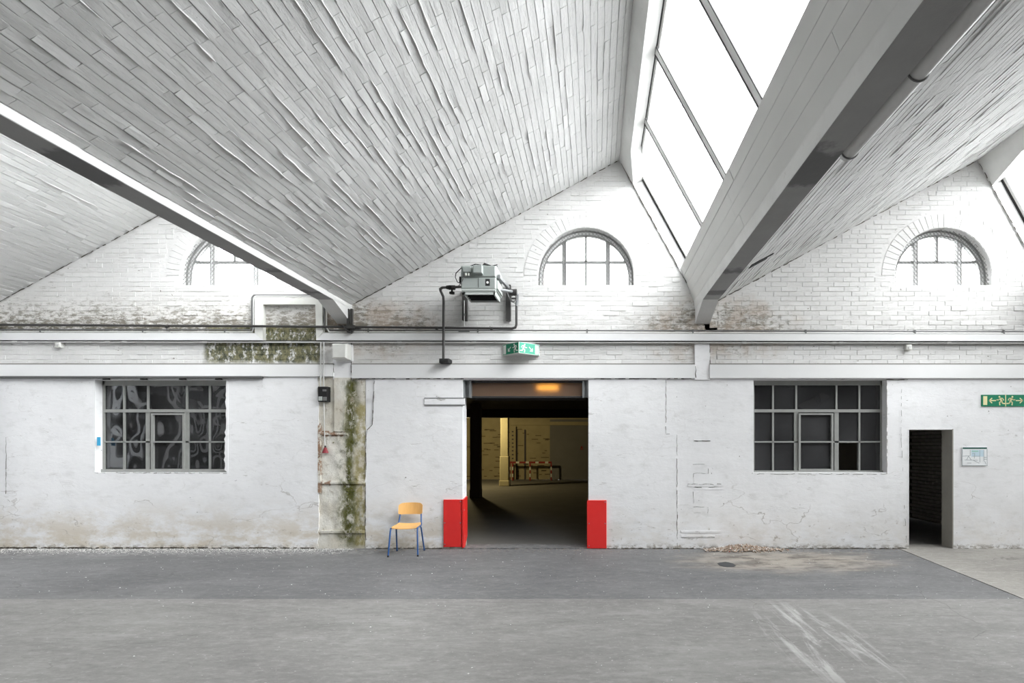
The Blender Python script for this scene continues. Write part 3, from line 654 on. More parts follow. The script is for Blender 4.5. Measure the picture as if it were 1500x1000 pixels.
for bi in (-1, 0, 2, 1):
    ox = bi * BAY
    side = {-1: 'left', 0: 'middle', 1: 'right', 2: 'far'}[bi]
    v0 = Vector((VAL[0] + ox, VAL[1])); r0 = Vector((RID[0] + ox, RID[1]))
    m = MB(); m.sect([v0, r0, r0 - SNI * 16, v0 - SNI * 16], HALL, .30)
    ce = struct('ceiling_' + side, m, CEIL, {-1: 'bright sloping block ceiling above the stained gable', 0: 'big sloping white block ceiling above the unit heater', 1: 'narrow strip of sloping block ceiling beyond the valley beam', 2: 'sloping ceiling of the bay outside the view'}[bi], 'ceiling')
    r = random.Random(50 + bi); nrow = int(SLEN / BWD); cand = []
    for row in range(nrow):
        u = (row + .5) * SLEN / nrow; p = v0 + SE * u * PPM
        y = -r.uniform(.05, BLN)
        if -y > BLN * .55: pass
        y = -BLN / 2 - .01 - (r.uniform(0, BLN * .5) if row % 2 else r.uniform(-.02, .05))
        while y > HALL + .4:
            q = (RX(p.x), y, RZ(p.y)); px, py = project(q); d = y + DEP
            vis = d > .6 and -90 < px < 1590 and py > -90
            cand.append((1.0 / d if vis else 0, q)); y -= BLN
    cand.sort(key=lambda c: -c[0]); rest = MB()
    cand = [c for c in cand if c[0] > 0] 
    rb_ = MB()
    for k in range({-1: 30, 0: 190, 1: 80, 2: 1}[bi]):      # beads of mortar squeezed from the long joints
        row = r.randrange(1, nrow); p = v0 + SE * (row * SLEN / nrow * PPM) + SNI * 1.15; y = -r.uniform(.1, 7); L = r.uniform(.2, 1.0); np_ = max(3, int(L / .12))
        rb_.tube([(RX(p.x) + r.uniform(-.006, .006), y - L * i / np_, RZ(p.y) + r.uniform(-.004, .002)) for i in range(np_ + 1)], [.001 + r.uniform(.003, .008) * (0 < i < np_) for i in range(np_ + 1)], 6, False)
    o = rb_.build('mortar_bead', CEIL, ce, True); o['kind'] = 'stuff'
    m = MB(); m.sect([v0 - SNI * 16.2, r0 - SNI * 16.2, r0 - SNI * 18, v0 - SNI * 18], HALL, .30); m.build('bounce_roof_skin', plain('bounce_grey', (.45, .45, .45), .9, .1), ce)  # unseen outer skin added; its grey is set to bounce light to the ridge
    M = Matrix((Vector((SE.x, 0, SE.y)), Vector((0, 1, 0)), Vector((SNI.x, 0, SNI.y)))).transposed().to_4x4()
    # (SE, y, SNI) is left-handed or right-handed alike for these symmetric blocks
    if M.determinant() < 0: M = Matrix((Vector((SE.x, 0, SE.y)), Vector((0, -1, 0)), Vector((SNI.x, 0, SNI.y)))).transposed().to_4x4()
    for k, (d, q) in enumerate(cand):
        me = KV[r.randrange(len(KV))]; mm = M.copy(); mm.translation = Vector(q)
        sc = Matrix.Diagonal((1, 1, r.uniform(.95, 1.05), 1))
        if k < 300:
            o = bpy.data.objects.new('ceiling_block', me); COL.objects.link(o); o.parent = ce; o.matrix_basis = mm @ sc
        else:
            rest.add([(mm @ sc) @ v.co for v in me.vertices], [tuple(p.vertices) for p in me.polygons])
    if rest.v: o = rest.build('ceiling_block_field', CEIL, ce); o['kind'] = 'stuff'
    # ridge beam with gusset at the wall
    a = r0; b = r0 + GD * 26.5
    m = MB(); m.sect([a, b, b + GN * 16, a + GN * 16 + Vector((0, 8)), a - SNI * 16], HALL, .02)
    g0, g1 = r0 + GD * 26, r0 + GD * 44
    m.add([(RX(g0.x), -.72, RZ(g0.y)), (RX(g1.x), 0.02, RZ(g1.y)), (RX(g0.x), 0.02, RZ(g0.y))] + [(RX((g + GN * 16).x), yy, RZ((g + GN * 16).y)) for g, yy in ((g0, -.72), (g1, .02), (g0, .02))], [(0, 1, 2), (5, 4, 3), (0, 3, 4, 1), (1, 4, 5, 2), (2, 5, 3, 0)])
    struct('trim_%d' % (11 + bi), m, BEAM, 'white concrete ridge beam along the top of the %s skylight' % side, 'beam')
    # skylight
    sk = thing('window_%d' % (8 + bi), {-1: 'long roof skylight hidden behind the mossy-side valley beam', 0: 'long sloping roof skylight glowing white over the hall', 1: 'roof skylight at the far edge beyond the second ridge', 2: 'roof skylight of the bay outside the view'}[bi], 'skylight', (RX(r0.x), 0, RZ(r0.y)), kind='structure')
    gp0 = r0 + GD * 24 + GN * 17; gp1 = r0 + GD * 180 + GN * 17
    m = MB(); m.sect([gp0, gp0 + GD * 6.5, gp0 + GD * 6.5 + GN * 4, gp0 + GN * 4], GLZ, .0); m.build('top_rail', SKYF, sk)
    m = MB(); m.sect([gp0 - GD * 1 - GN * 1.5, gp0 + GD * 2.6 - GN * 1.5, gp0 + GD * 2.6, gp0 - GD * 1], GLZ, .0); m.build('top_gasket', SKYD, sk)
    m = MB(); m.sect([gp1 - GD * 8, gp1, gp1 + GN * 4, gp1 - GD * 8 + GN * 4], GLZ, .0); m.build('bottom_rail', SKYF, sk)
    m = MB(); m.sect([gp0 - GN * 17, gp1 - GN * 17, gp1 + GN * 4, gp0 + GN * 4], HALL, GLZ); m.build('shade_infill', TRIMW, sk)  # unseen blocker added over the camera end to darken the near ceiling
    npan = 5
    def cross(p0, p1, ya, yb, t0, t1):
        q = [p0 + GN * t0, p1 + GN * t0, p1 + GN * t1, p0 + GN * t1]; mm = MB(); mm.sect(q, ya, yb); return mm
    for k in range(npan + 1):
        y = -k * BAR_STEP - .02
        if k == 0:
            cross(gp0, gp1, -.09, 0.0, -1, 4).build('end_rail', SKYF, sk); cross(gp0, gp1, -.035, -.004, -2.4, -1).build('end_gasket', SKYD, sk)
        else:
            cross(gp0, gp1, y - .065, y + .065, -1.2, 3).build('glazing_bar', SKYF, sk)
            cross(gp0, gp1, y + .047, y + .066, -1.8, -1.2).build('bar_gasket', SKYD2, sk); cross(gp0, gp1, y - .066, y - .052, -1.8, -1.2).build('bar_gasket', SKYD2, sk)
        if k < npan: cross(gp0, gp1, y - BAR_STEP + .03, y - .03, 1.2, 1.7).build('pane', SKYGLASS, sk)
# valley beams
for bi in (-1, 0, 1, 2, 3):
    ox = (bi - 1) * BAY
    pts = [(168, 206.5), (168, 199), (146.5, 199), (144.5, 210.5), (125.5, 260), (133, 272), (158, 262), (181, 214)]
    m = MB(); m.sect([(x + ox, z) for x, z in pts], HALL, .03)
    m.hexa([(RX(146.5 + ox), -.6, RZ(199.5)), (RX(168 + ox), -.6, RZ(199.5)), (RX(168 + ox), .02, RZ(199.5)), (RX(146.5 + ox), .02, RZ(199.5))],
           [(RX(146.5 + ox), -.6, RZ(198.8)), (RX(168 + ox), -.6, RZ(198.8)), (RX(168 + ox), .02, RZ(178)), (RX(146.5 + ox), .02, RZ(178))])
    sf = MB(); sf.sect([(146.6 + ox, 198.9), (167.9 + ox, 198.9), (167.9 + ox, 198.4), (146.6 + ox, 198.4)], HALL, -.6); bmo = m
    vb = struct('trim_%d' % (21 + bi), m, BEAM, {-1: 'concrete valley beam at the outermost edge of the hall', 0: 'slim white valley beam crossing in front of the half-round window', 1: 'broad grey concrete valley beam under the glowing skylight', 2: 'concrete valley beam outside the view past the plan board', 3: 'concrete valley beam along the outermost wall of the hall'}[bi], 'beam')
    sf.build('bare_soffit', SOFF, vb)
    if bi in (0, 1):
        a, b = Vector((144.5 + ox, 211.5)), Vector((125.5 + ox, 260)); nv = Vector((b.y - a.y, a.x - b.x)).normalized() * -1; yb0 = -.02; rb2 = random.Random(60 + bi)
        for k in range(4):           # board marks left by the shuttering
            yy = .0
            while yy > HALL + .5:
                L = rb2.uniform(2.2, 3.6); p, q = a + (b - a) * (k / 4 + .008), a + (b - a) * ((k + 1) / 4 - .008); t = rb2.uniform(.25, .8)
                m = MB(); m.sect([p, q, q + nv * t, p + nv * t], max(yy - L + .006, HALL + .2), yy); m.build('board_mark', BOARD, vb); yy -= L
# gutter pipe hung beside the broad valley beam
gt = thing('gutter_pipe', 'pale drain pipe slung alongside the broad concrete valley beam', 'pipe', (RX(176), -6, RZ(203)))
m = MB(); m.tube([(RX(175.5), -4.45, RZ(203.5)), (RX(175.5), HALL + .2, RZ(203.5))], .062, 16); m.build('pipe', CONDW, gt, True)
for y in (-4.5, -5.35, -6.2):
    m = MB(); c = Vector((RX(175.5), y, RZ(203.5))); m.tube([c + Vector((.068 * math.cos(a), 0, .068 * math.sin(a))) for a in [math.radians(200 + 16 * k) for k in range(16)]], .006, 6); m.build('hanger', CONDG, gt, True)
# open joint in the right ceiling
for dx, ln in ((0, 1.0), (7, .8)):
    u = Vector((168, 206.5)) + SE * 20; uu = Vector((168, 206.5)) + SE * (20 + 30 * ln)
    mm = MB(); y = -1.55 + dx * .012
    q = [u + SNI * 1.9, uu + SNI * 1.9, uu + SNI * .5, u + SNI * .5]; mm.sect(q, y - .035, y + .02)
    mm.build('open_joint', BLACK, ce)
# outer walls of the hall
wlf = struct('wall_left', MB().box(WL - .2, WL, HALL, .3, 0, 5.2), DIMG, 'unseen grey side wall with pale piers added for the window reflections', 'wall')
for k in range(5):
    y = -.9 - k * 2.1; MB().box(WL, WL + .14, y - .32, y + .32, 0, 4.0).build('pier', PLASTER, wlf)  # added, like the dark panels below, to shape reflections in the left window
    m = MB(); m.box(WL, WL + .03, y - 1.55, y - .55, 1.0, 2.5); m.build('reflection_panel', STEEL_D, wlf)
MB().box(WL, WL + .16, HALL, .0, 2.75, 3.1).build('reflection_beam', PLASTER, wlf)  # pale bar added for the same window reflections
struct('wall_right', MB().box(WRR, WRR + .2, HALL, .3, 0, 4.6), PLASTER, 'plain white side wall of the hall past the plan board', 'wall')
struct('wall_front', MB().box(WL, WRR, HALL - .2, HALL, 0, 6.6), DIMG, 'unseen dark grey end wall set close to cut the bounce light', 'wall')  # unseen wall kept dark and near to hold back bounce light

# ------------------------------------------------------------------ steel windows
def steel_window(name, label, rc, cols, rows, thick, casement, yf, broken=None, glass=None):
    px0, py0, px1, py1 = rc
    win = thing(name, label, 'window', W((px0 + px1) / 2, py1, yf), kind='structure')
    def bar(nm, a, b, c, d, y0=yf, y1=yf + .045, mat=FRAMEG): m = MB(); m.rect(a, b, c, d, y0, y1); return m.build(nm, mat, win)
    bar('frame_head', px0 - 3, py0 - 3, px1 + 12, rows[0] + 1.5); bar('sill', px0 - 3, rows[-1] - 1, px1 + 12, py1 + 3, yf - .03, yf + .06)
    bar('frame_side', px0 - 4, py0, cols[0] + 1.2, py1); bar('frame_side', cols[-1] - 1.2, py0, px1 + 14, py1)
    cx0, cx1, cy0, cy1 = casement
    for c in cols[1:-1]:
        wd = 3.1 if c in thick else 1.3
        bar('mullion', c - (1.3 if c in thick else wd), rows[0], c + (1.3 if c in thick else wd), rows[1] - 1)
        bar('mullion', c - wd, rows[1] - 1, c + wd, rows[-1])
    bar('transom', cols[0], rows[1] - 2.2, cols[-1], rows[1] + 2.2, yf - .008, yf + .045)
    for k in range(len(cols) - 1):
        a, b = cols[k], cols[k + 1]
        if not (a >= cx0 - 4 and b <= cx1 + 4): bar('glazing_bar', a, rows[2] - 1.1, b, rows[2] + 1.1)
    cs = MB(); y = yf - .022
    for r_ in ((cx0, cy0, cx0 + 3, cy1), (cx1 - 3, cy0, cx1, cy1), (cx0 + 3, cy0, cx1 - 3, cy0 + 2.4), (cx0 + 3, cy1 - 2.4, cx1 - 3, cy1), (cx0 + 3, rows[2] - 1.1, cx1 - 3, rows[2] + 1.1)): cs.rect(*r_, y, y + .04)
    cas = cs.build('casement', FRAMEG, win)
    for j in range(3):
        for k in range(len(cols) - 1):
            if broken == (j, k): continue
            m = MB(); m.rect(cols[k], rows[j], cols[k + 1], rows[j + 1], yf + .02 + rn.uniform(-.002, .002), yf + .026); o = m.build('pane', glass or WINGLASS, win)
    return win
steel_window('window_4', 'steel window with fifteen dark panes under the rusty rail', LW, [152, 181.5, 216.5, 273.5, 307, 334], [563, 601.5, 647, 688], (216.5, 273.5), (221, 270, 605, 689), .13)
steel_window('window_5', 'steel window with one broken pane between ledges and doorway', RW, [1104, 1132.5, 1166.5, 1225.5, 1259, 1291], [562.5, 601.5, 647, 690], (1166.5, 1225.5), (1170, 1221, 605, 689), .15, (2, 3), WINGLASS2)
# ragged plaster lip on the right edge of the left window
m = MB(); r = random.Random(4); pts = [(334, 692), (334, 556)] + [(331.5 - abs(r.gauss(0, 1.1)) - (1.5 if yy > 640 else 0), yy) for yy in range(558, 692, 5)]
m.pris(pts, -.004, .03); m.build('plaster_lip', PLASTER, wall)

# ------------------------------------------------------------------ wide doorway
dr = thing('door_1', 'wide doorway with amber panel over its head and steel side channels', 'doorway', W(772, 803, .1), kind='structure')
m = MB(); m.rect(690, 560, 853, 581, .13, .14); m.build('overhead_panel', AMBER, dr)
m = MB()
x0, x1 = W(688, 0, .13).x, W(856, 0, .13).x; z0, z1 = W(0, 582, .13).z, W(0, 553, .13).z
m.box(x0, x1, .14, .55, z0 - .012, z0); m.box(x0, x1, .14, .55, z1, z1 + .02); m.box(x0, x1, .55, .57, z0 - .012, z1 + .02); m.box(x0 - .01, x0, .14, .57, z0 - .012, z1 + .02); m.box(x1, x1 + .01, .14, .57, z0 - .012, z1 + .02)
m.build('glow_lamp_box', DIMC, dr)  # added closed box that keeps the glow lamp from leaking into the hall
m = MB(); m.rect(688, 553.5, 856, 560.5, .10, .13); m.build('top_track', STEEL_D, dr)
m = MB(); m.rect(688, 580, 856, 582.4, .12, .15); m.build('bottom_edge', STEEL_D, dr)
for a, b in ((678, 690), (853, 862.5)):
    m = MB(); m.rect(a, 555, a + 3, 582, .05, .14); m.rect(b - 3, 555, b, 582, .05, .14); m.rect(a, 555, b, 582, .12, .15); m.build('side_channel', STEEL_M, dr)
ld = bpy.data.lights.new('panel_glow_lamp', 'AREA'); ld.shape = 'RECTANGLE'; ld.size = .34; ld.size_y = .05; ld.energy = .20; ld.color = (1, .88, .6)  # unseen lamp added behind the panel to make its orange glow
lo = bpy.data.objects.new('panel_glow_lamp', ld); COL.objects.link(lo); lo.location = W(803, 568, .19); lo.rotation_euler = (-math.pi / 2, 0, 0)
# red guards
def guard(label, fx0, fx1, fy0, fy1, side):
    t = thing('door_guard', label, 'door guard', W((fx0 + fx1) / 2, fy1, -.02), 'red steel guards at the wide doorway')
    a, b = W(fx0, fy1, -.022), W(fx1, fy0, -.022); m = MB(); m.bbox(a.x, b.x, -.022, 0.0, max(.004, a.z), b.z, .004); m.build('front_plate', RED, t)
    m = MB()
    if side < 0:
        xi = W(fx1, 0, -.022).x; m.box(xi - .012, xi, -.022, .02, .03, b.z - .01)
        xi += .012; m.hexa([(xi - .006, -.022, .012), (xi - .006, .10, .012), (xi - .006, .25, .17), (xi - .006, .25, b.z + .03), (xi - .006, -.022, b.z)], [(xi + .014, -.022, .012), (xi + .014, .10, .012), (xi + .014, .25, .17), (xi + .014, .25, b.z + .03), (xi + .014, -.022, b.z)])
    else:
        xi = W(fx0, 0, -.022).x; m.box(xi - .012, xi + .004, -.022, .28, .01, b.z - .01)
    m.build('side_plate', RED, t)
    for px, py in ((fx0 + 2, fy0 + 34), (fx1 - 2, fy0 + 34), (fx0 + 2, fy1 - 4), (fx1 - 2, fy0 + 2.5)):
        p = W(px, py, -.022); m = MB(); m.cyl(p, (0, -1, 0), .009, .006, 8); m.build('screw', STEEL_M, t)
    return t
guard('chipped red steel guard at the doorway edge nearest the chair', 649.5, 676.5, 731.5, 801, -1)
guard('red steel guard on the doorway edge away from the chair', 861, 888.5, 732.5, 803, 1)

# ------------------------------------------------------------------ narrow doorway frame
d2 = thing('door_2', 'narrow open doorway into a dark brick room beside the plan board', 'doorway', W(1363, 803, .1), kind='structure')
m = MB(); m.rect(1331, 627, 1396, 629, .009, .27); m.build('head', PLASTER, d2)
m = MB(); m.rect(1395, 628, 1396.6, 803, .008, .27); m.build('jamb', PIERM, d2)
m = MB(); m.rect(1329.5, 628, 1331.5, 803, .009, .27); m.build('jamb', PLASTER, d2)

# ------------------------------------------------------------------ rooms behind the wall
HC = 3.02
m = MB(); m.box(WL, 1.5, .27, 17.6, HC, HC + .2); m.box(1.5, WRR, .27, 5, HC, HC + .2); hallc = struct('ceiling_inner', m, DIMC, 'dark ceiling of the rooms behind the doorways', 'ceiling')  # near-black base colour over the whole inner ceiling
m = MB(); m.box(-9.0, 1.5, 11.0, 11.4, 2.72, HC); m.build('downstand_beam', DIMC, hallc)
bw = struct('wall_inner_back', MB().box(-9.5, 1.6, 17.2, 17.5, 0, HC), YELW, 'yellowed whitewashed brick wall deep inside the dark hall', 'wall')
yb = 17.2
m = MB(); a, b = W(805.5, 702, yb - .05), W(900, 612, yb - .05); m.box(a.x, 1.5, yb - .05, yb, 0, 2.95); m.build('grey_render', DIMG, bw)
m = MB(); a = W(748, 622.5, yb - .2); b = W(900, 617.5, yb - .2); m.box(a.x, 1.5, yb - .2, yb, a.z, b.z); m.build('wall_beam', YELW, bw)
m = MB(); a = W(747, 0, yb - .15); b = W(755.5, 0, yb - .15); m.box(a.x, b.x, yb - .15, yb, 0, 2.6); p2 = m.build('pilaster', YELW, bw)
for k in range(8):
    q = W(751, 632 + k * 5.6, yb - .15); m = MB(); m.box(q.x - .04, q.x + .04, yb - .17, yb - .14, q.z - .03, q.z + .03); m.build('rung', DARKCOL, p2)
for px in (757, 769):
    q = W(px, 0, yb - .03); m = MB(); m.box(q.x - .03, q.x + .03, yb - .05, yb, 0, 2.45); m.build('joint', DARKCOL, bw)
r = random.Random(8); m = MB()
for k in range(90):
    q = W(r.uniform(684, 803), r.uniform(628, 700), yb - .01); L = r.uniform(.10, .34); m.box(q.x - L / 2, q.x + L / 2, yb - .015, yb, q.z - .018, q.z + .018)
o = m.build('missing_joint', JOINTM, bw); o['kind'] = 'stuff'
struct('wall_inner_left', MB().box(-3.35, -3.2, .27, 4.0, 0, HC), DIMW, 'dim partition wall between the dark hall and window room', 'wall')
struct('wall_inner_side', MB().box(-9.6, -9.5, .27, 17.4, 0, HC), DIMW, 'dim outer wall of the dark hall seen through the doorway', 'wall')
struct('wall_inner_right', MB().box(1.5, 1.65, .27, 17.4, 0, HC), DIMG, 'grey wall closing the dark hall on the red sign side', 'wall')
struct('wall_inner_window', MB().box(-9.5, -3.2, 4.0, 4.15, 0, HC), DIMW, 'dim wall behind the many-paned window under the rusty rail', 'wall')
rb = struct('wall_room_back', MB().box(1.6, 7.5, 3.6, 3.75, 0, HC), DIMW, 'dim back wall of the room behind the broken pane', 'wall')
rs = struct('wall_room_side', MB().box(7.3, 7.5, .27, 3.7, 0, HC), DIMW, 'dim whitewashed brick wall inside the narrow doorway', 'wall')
r = random.Random(21); z = .04; row = 0; n = 0
dv = []
for k in range(4):
    m = MB(); c = .006; x = .25 / 2 - .006; h = .033
    m.add([(-.012 - r.uniform(0, .008), sy * (x - c), sz * (h - c)) for sy, sz in ((-1, -1), (1, -1), (1, 1), (-1, 1))] + [(0, sy * x, sz * h) for sy, sz in ((-1, -1), (1, -1), (1, 1), (-1, 1))], [(0, 1, 2, 3)] + [(i, i + 4, (i + 1) % 4 + 4, (i + 1) % 4) for i in range(4)])
    me = m.mesh('brick'); me.materials.append(OLDB); dv.append(me)
while z < 2.3:
    y = 1.9 + (.125 if row % 2 else 0)
    while y < 3.55 and n < 300:
        o = bpy.data.objects.new('brick', dv[r.randrange(4)]); COL.objects.link(o); o.parent = rs; o.location = (7.3, y, z + .033); n += 1; y += .25
    z += .078; row += 1
MB().box(4.70, 4.95, .27, .66, 0, HC).build('pier', PIERM, rb)
# columns
dc = thing('column', 'dark painted column standing inside the wide doorway', 'column', W(697, 727.6, 8.5).to_tuple()[:2] + (0,))
x, y = dc.location.x, 8.5
m = MB(); m.bbox(x - .16, x + .16, y - .16, y + .16, -.012, HC, .02); m.build('shaft', DARKCOL, dc)
m = MB(); m.bbox(x - .17, x + .17, y - .17, y + .17, -.012, .25, .02); m.build('base', DARKCOL, dc)
yc = thing('column', 'cream lit column with a wider casing at its foot', 'column', (W(739.5, 711, 13.3).x, 13.3, 0))
x, y = yc.location.x, 13.3
m = MB(); m.bbox(x - .155, x + .155, y - .15, y + .15, 1.2, HC, .015); m.build('shaft', COLY, yc)
m = MB(); m.bbox(x - .185, x + .185, y - .18, y + .18, .2, 1.22, .02); m.build('casing', COLY, yc)
m = MB(); m.bbox(x - .21, x + .21, y - .2, y + .2, -.012, .22, .02); m.build('base', COLY, yc)
# striped barrier
yb2 = yb - .6; bar = thing('barrier', 'red and white striped barrier rail before the whitewashed back wall', 'barrier', (W(777, 0, yb2).x, yb2, 0))
RW_W = plain('barrier_white', (.75, .74, .70), .5); RW_R = plain('barrier_red', (.28, .03, .02), .5)
a, b = W(746.5, 677, yb2), W(808, 677, yb2); nseg = 13
for k in range(nseg):
    x0 = a.x + (b.x - a.x) * k / nseg; x1 = a.x + (b.x - a.x) * (k + 1) / nseg
    m = MB(); m.box(x0, x1, yb2 - .035, yb2 + .035, a.z - .045, a.z + .045); m.build('rail_stripe', RW_W if k in (2, 5, 8, 11) else RW_R, bar)
for px in (747, 751, 776.5, 807.5):
    q = W(px, 0, yb2); zz = a.z - .045
    for k in range(5):
        m = MB(); m.box(q.x - .03, q.x + .03, yb2 - .03, yb2 + .03, -.012 + (zz + .012) * k / 5, -.012 + (zz + .012) * (k + 1) / 5); m.build('post_stripe', RW_W if k % 2 else RW_R, bar)
# red mark on the grey wall
sg = thing('wall_sign', 'small dark red sign on the grey render deep in the hall', 'sign', W(852, 660, yb - .06)); q = W(852, 656, yb - .06)
m = MB(); m.box(q.x - .10, q.x + .10, yb - .065, yb - .05, q.z - .09, q.z + .13); m.build('plate', DIMG, sg)
O, U, V, N = Vector((q.x, yb - .066, q.z)), Vector((1, 0, 0)), Vector((0, 0, 1)), Vector((0, -1, 0))
m = MB(); m.flat(O, U, V, N, [(-.07, -.02), (.07, -.02), (0, .12)], .004); m.build('red_triangle', RW_R, sg)
m = MB(); m.flat(O, U, V, N, [(-.08, -.08), (.08, -.08), (.08, -.045), (-.08, -.045)], .004); m.build('red_strip', RW_R, sg)
# the lamp that lights the cream column
lp = thing('ceiling_lamp', 'strip lamp on the dark hall ceiling near the cream column', 'lamp', (-5.7, 11.9, 2.98))
m = MB(); m.bbox(-5.76, -5.64, 11.3, 12.5, 2.94, 3.02, .01); m.build('housing', CONDW, lp)
m = MB(); m.tube([(-5.7, 11.33, 2.92), (-5.7, 12.47, 2.92)], .018, 10); m.build('tube', TUBE, lp, True)
ld = bpy.data.lights.new('strip_light', 'POINT'); ld.energy = 30; ld.color = (1, .80, .40); ld.shadow_soft_size = .15
lo = bpy.data.objects.new('strip_light', ld); COL.objects.link(lo); lo.location = (-5.2, 12.3, 2.7)

# ------------------------------------------------------------------ trunking, pipes, conduits
tr = thing('cable_trunking', 'white cable trunking routed along the wall and around the mossy niche', 'trunking', W(700, 498, -.06))
for poly in ([(-30, 497.6), (385, 498), (373, 487.6), (-30, 487.2)], [(373, 487), (385, 498), (385, 445.5), (373, 436.5)], [(373, 436.5), (385, 445.5), (462, 445.5), (472, 436.5)], [(462, 445.5), (463, 498), (472.5, 486), (472, 436.5)], [(463, 498), (2105, 500.0), (2105, 490.9), (473, 487.6)]):
    m = MB(); m.pris(poly, -.075, .004); m.build('trunking_run', PVC if poly[0][0] > 0 and poly[0][0] < 463 else TRIMW, tr)
m = MB(); m.pris([(-30, 499), (2105, 501.4), (2105, 500.2), (-30, 497.8)], -.05, .004); m.build('underside_shade_line', STEEL_D, tr)  # dark strip standing in for the shade gap beneath the trunking
hp = thing('heating_pipe', 'long dark heating pipe along the trunking rising to the unit heater', 'pipe', W(600, 480, -.11))
y = -.11; m = MB(); m.tube([W(-20, 475.5, y), W(380, 477.6, y), W(750, 481, y), W(755, 479.5, y), W(756.5, 475, y), W(756.5, 447, y)], .019, 10); m.build('run', STEEL_D, hp, True)
for px in (245, 520, 640, 720):
    m = MB(); p = W(px, 475.8 + px * .0074, y); m.tube([p + Vector((-.02, 0, 0)), p + Vector((.02, 0, 0))], .026, 10); m.build('clamp', STEEL_D, hp)
m = MB(); p = W(240, 477, -.04); m.tube([W(240, 477, -.11), W(246, 483, -.09), W(252, 487, -.03)], .010, 6); m.build('bracket', CONDG, hp)
for off, nm, rr, mat_, lb in ((0, 'conduit', .012, CONDG, 'upper grey conduit of the pair above the white trunking'), (2.9, 'conduit', .012, CONDW, 'lower pale conduit of the pair resting on the white trunking')):
    t = thing('conduit', lb, 'conduit', W(800, 484, -.05)); y = -.045 - off * .004
    m = MB(); m.tube([W(-20, 482.6 + off, y), W(367 + off, 483 + off, y), W(369 + off * .8, 480, y), W(369 + off * .8, 436 + off * .5, y), W(372 + off, 432 + off * .6, y), W(471 - off * .5, 432 + off * .6, y), W(475.2 + 1.5 * (off > 0) * 2, 436, y), W(475.2 + 1.5 * (off > 0) * 2, 479, y), W(479 + off, 483.2 + off, y), W(2105, 487.0 + off, y)], rr, 8); m.build('tube', mat_, t, True)
    for px in (60, 210, 330, 540, 700, 860, 1015, 1180, 1340, 1470):
        m = MB(); p = W(px, 482.6 + off + max(0, px - 479) * .0023, y); m.box(p.x - .012, p.x + .012, y - .016, y + .04, p.z - .014, p.z + .014); m.build('clip', CONDG, t)
t = thing('conduit', 'straight pale conduit running just below the white trunking', 'conduit', W(800, 501, -.04)); y = -.04
m = MB(); m.tube([W(-20, 500.6, y), W(2105, 503.0, y)], .0125, 8); m.build('tube', CONDW, t, True)
for px in (22, 158, 183, 300, 423, 585, 685, 694, 860, 1090, 1222, 1232, 1390):
    m = MB(); p = W(px, 500.7 + px * .0011, y); m.tube([p + Vector((-.035, 0, 0)), p + Vector((.035, 0, 0))], .018, 8); m.build('coupling', CONDW, t)
# small boxes on the lower conduit
for px, py, lb in ((84, 504.5, 'tiny white junction box under the conduit above the left window'), (1332, 508, 'tiny white junction box under the conduit above the narrow doorway')):
    t = thing('junction_box', lb, 'junction box', W(px, py + 3, -.03)); a, b = W(px - 4.2, py + 4, -.05), W(px + 4.2, py - 3.5, -.05)
    m = MB(); m.bbox(a.x, b.x, -.05, .02, a.z, b.z, .008); m.build('body', PVC, t); m = MB(); c = (a + b) / 2; m.cyl((c.x, -.05, c.z), (0, -1, 0), .022, .008, 10); m.build('cover', CONDW, t)
# big box above the pilaster
t = thing('junction_box', 'large white plastic box above the crumbling pilaster', 'junction box', W(499, 527, -.1))
a, b = W(485.5, 525, -.20), W(507.5, 503, -.20); m = MB(); m.bbox(a.x, b.x, -.20, -.03, a.z, b.z, .022); m.build('cover', PVC, t)
m = MB(); m.box(a.x - .012, b.x + .012, -.04, .02, a.z - .02, b.z + .01); m.build('back_plate', TRIMW, t)
# switch box and pull switch
t = thing('switch_box', 'small black switch box at the pilaster edge below two conduits', 'switch', W(472, 588, -.05))
a, b = W(465.5, 588, -.08), W(479.5, 566, -.08); m = MB(); m.bbox(a.x, b.x, -.08, .03, a.z, b.z, .008); m.build('body', BLACK, t)
m = MB(); q0, q1 = W(466.5, 586.5, -.083), W(472, 580.5, -.083); m.box(q0.x, q1.x, -.084, -.078, q0.z, q1.z); m.build('dial', HEATL, t)
m = MB(); q0, q1 = W(473, 586.5, -.083), W(478.5, 581, -.083); m.box(q0.x, q1.x, -.084, -.078, q0.z, q1.z); m.build('dial', CONDG, t)
m = MB(); q0, q1 = W(472.5, 573, -.083), W(478, 570, -.083); m.box(q0.x, q1.x, -.084, -.078, q0.z, q1.z); m.build('label_plate', CONDG, t)
m = MB(); m.tube([W(474.5, 588, -.04), W(475, 620, -.02), W(476, 656, -.02)], .007, 8); m.build('cable', CONDW, t)
for px, to in ((469.5, 501), (474, 501)):
    m = MB(); m.tube([W(px, 566, -.045), W(px + .2, 540, -.06), W(px + .3, to, -.06)], .0095, 8); m.build('conduit_drop', CONDW, t, True)
t = thing('pull_switch', 'red handle switch hanging on a pale cable before the pilaster', 'switch', W(476.5, 664, -.03))
p = W(476.5, 656.5, -.03); m = MB(); m.tube([p + Vector((0, 0, .015)), p + Vector((0, 0, -.02)), p + Vector((0, 0, -.075))], [.018, .030, .048], 10); m.build('handle', plain('faded_red', (.26, .035, .045), .5), t)
m = MB(); m.tube([p + Vector((0, 0, .045)), p + Vector((0, 0, .012))], .014, 8); m.build('collar', BLACK, t)
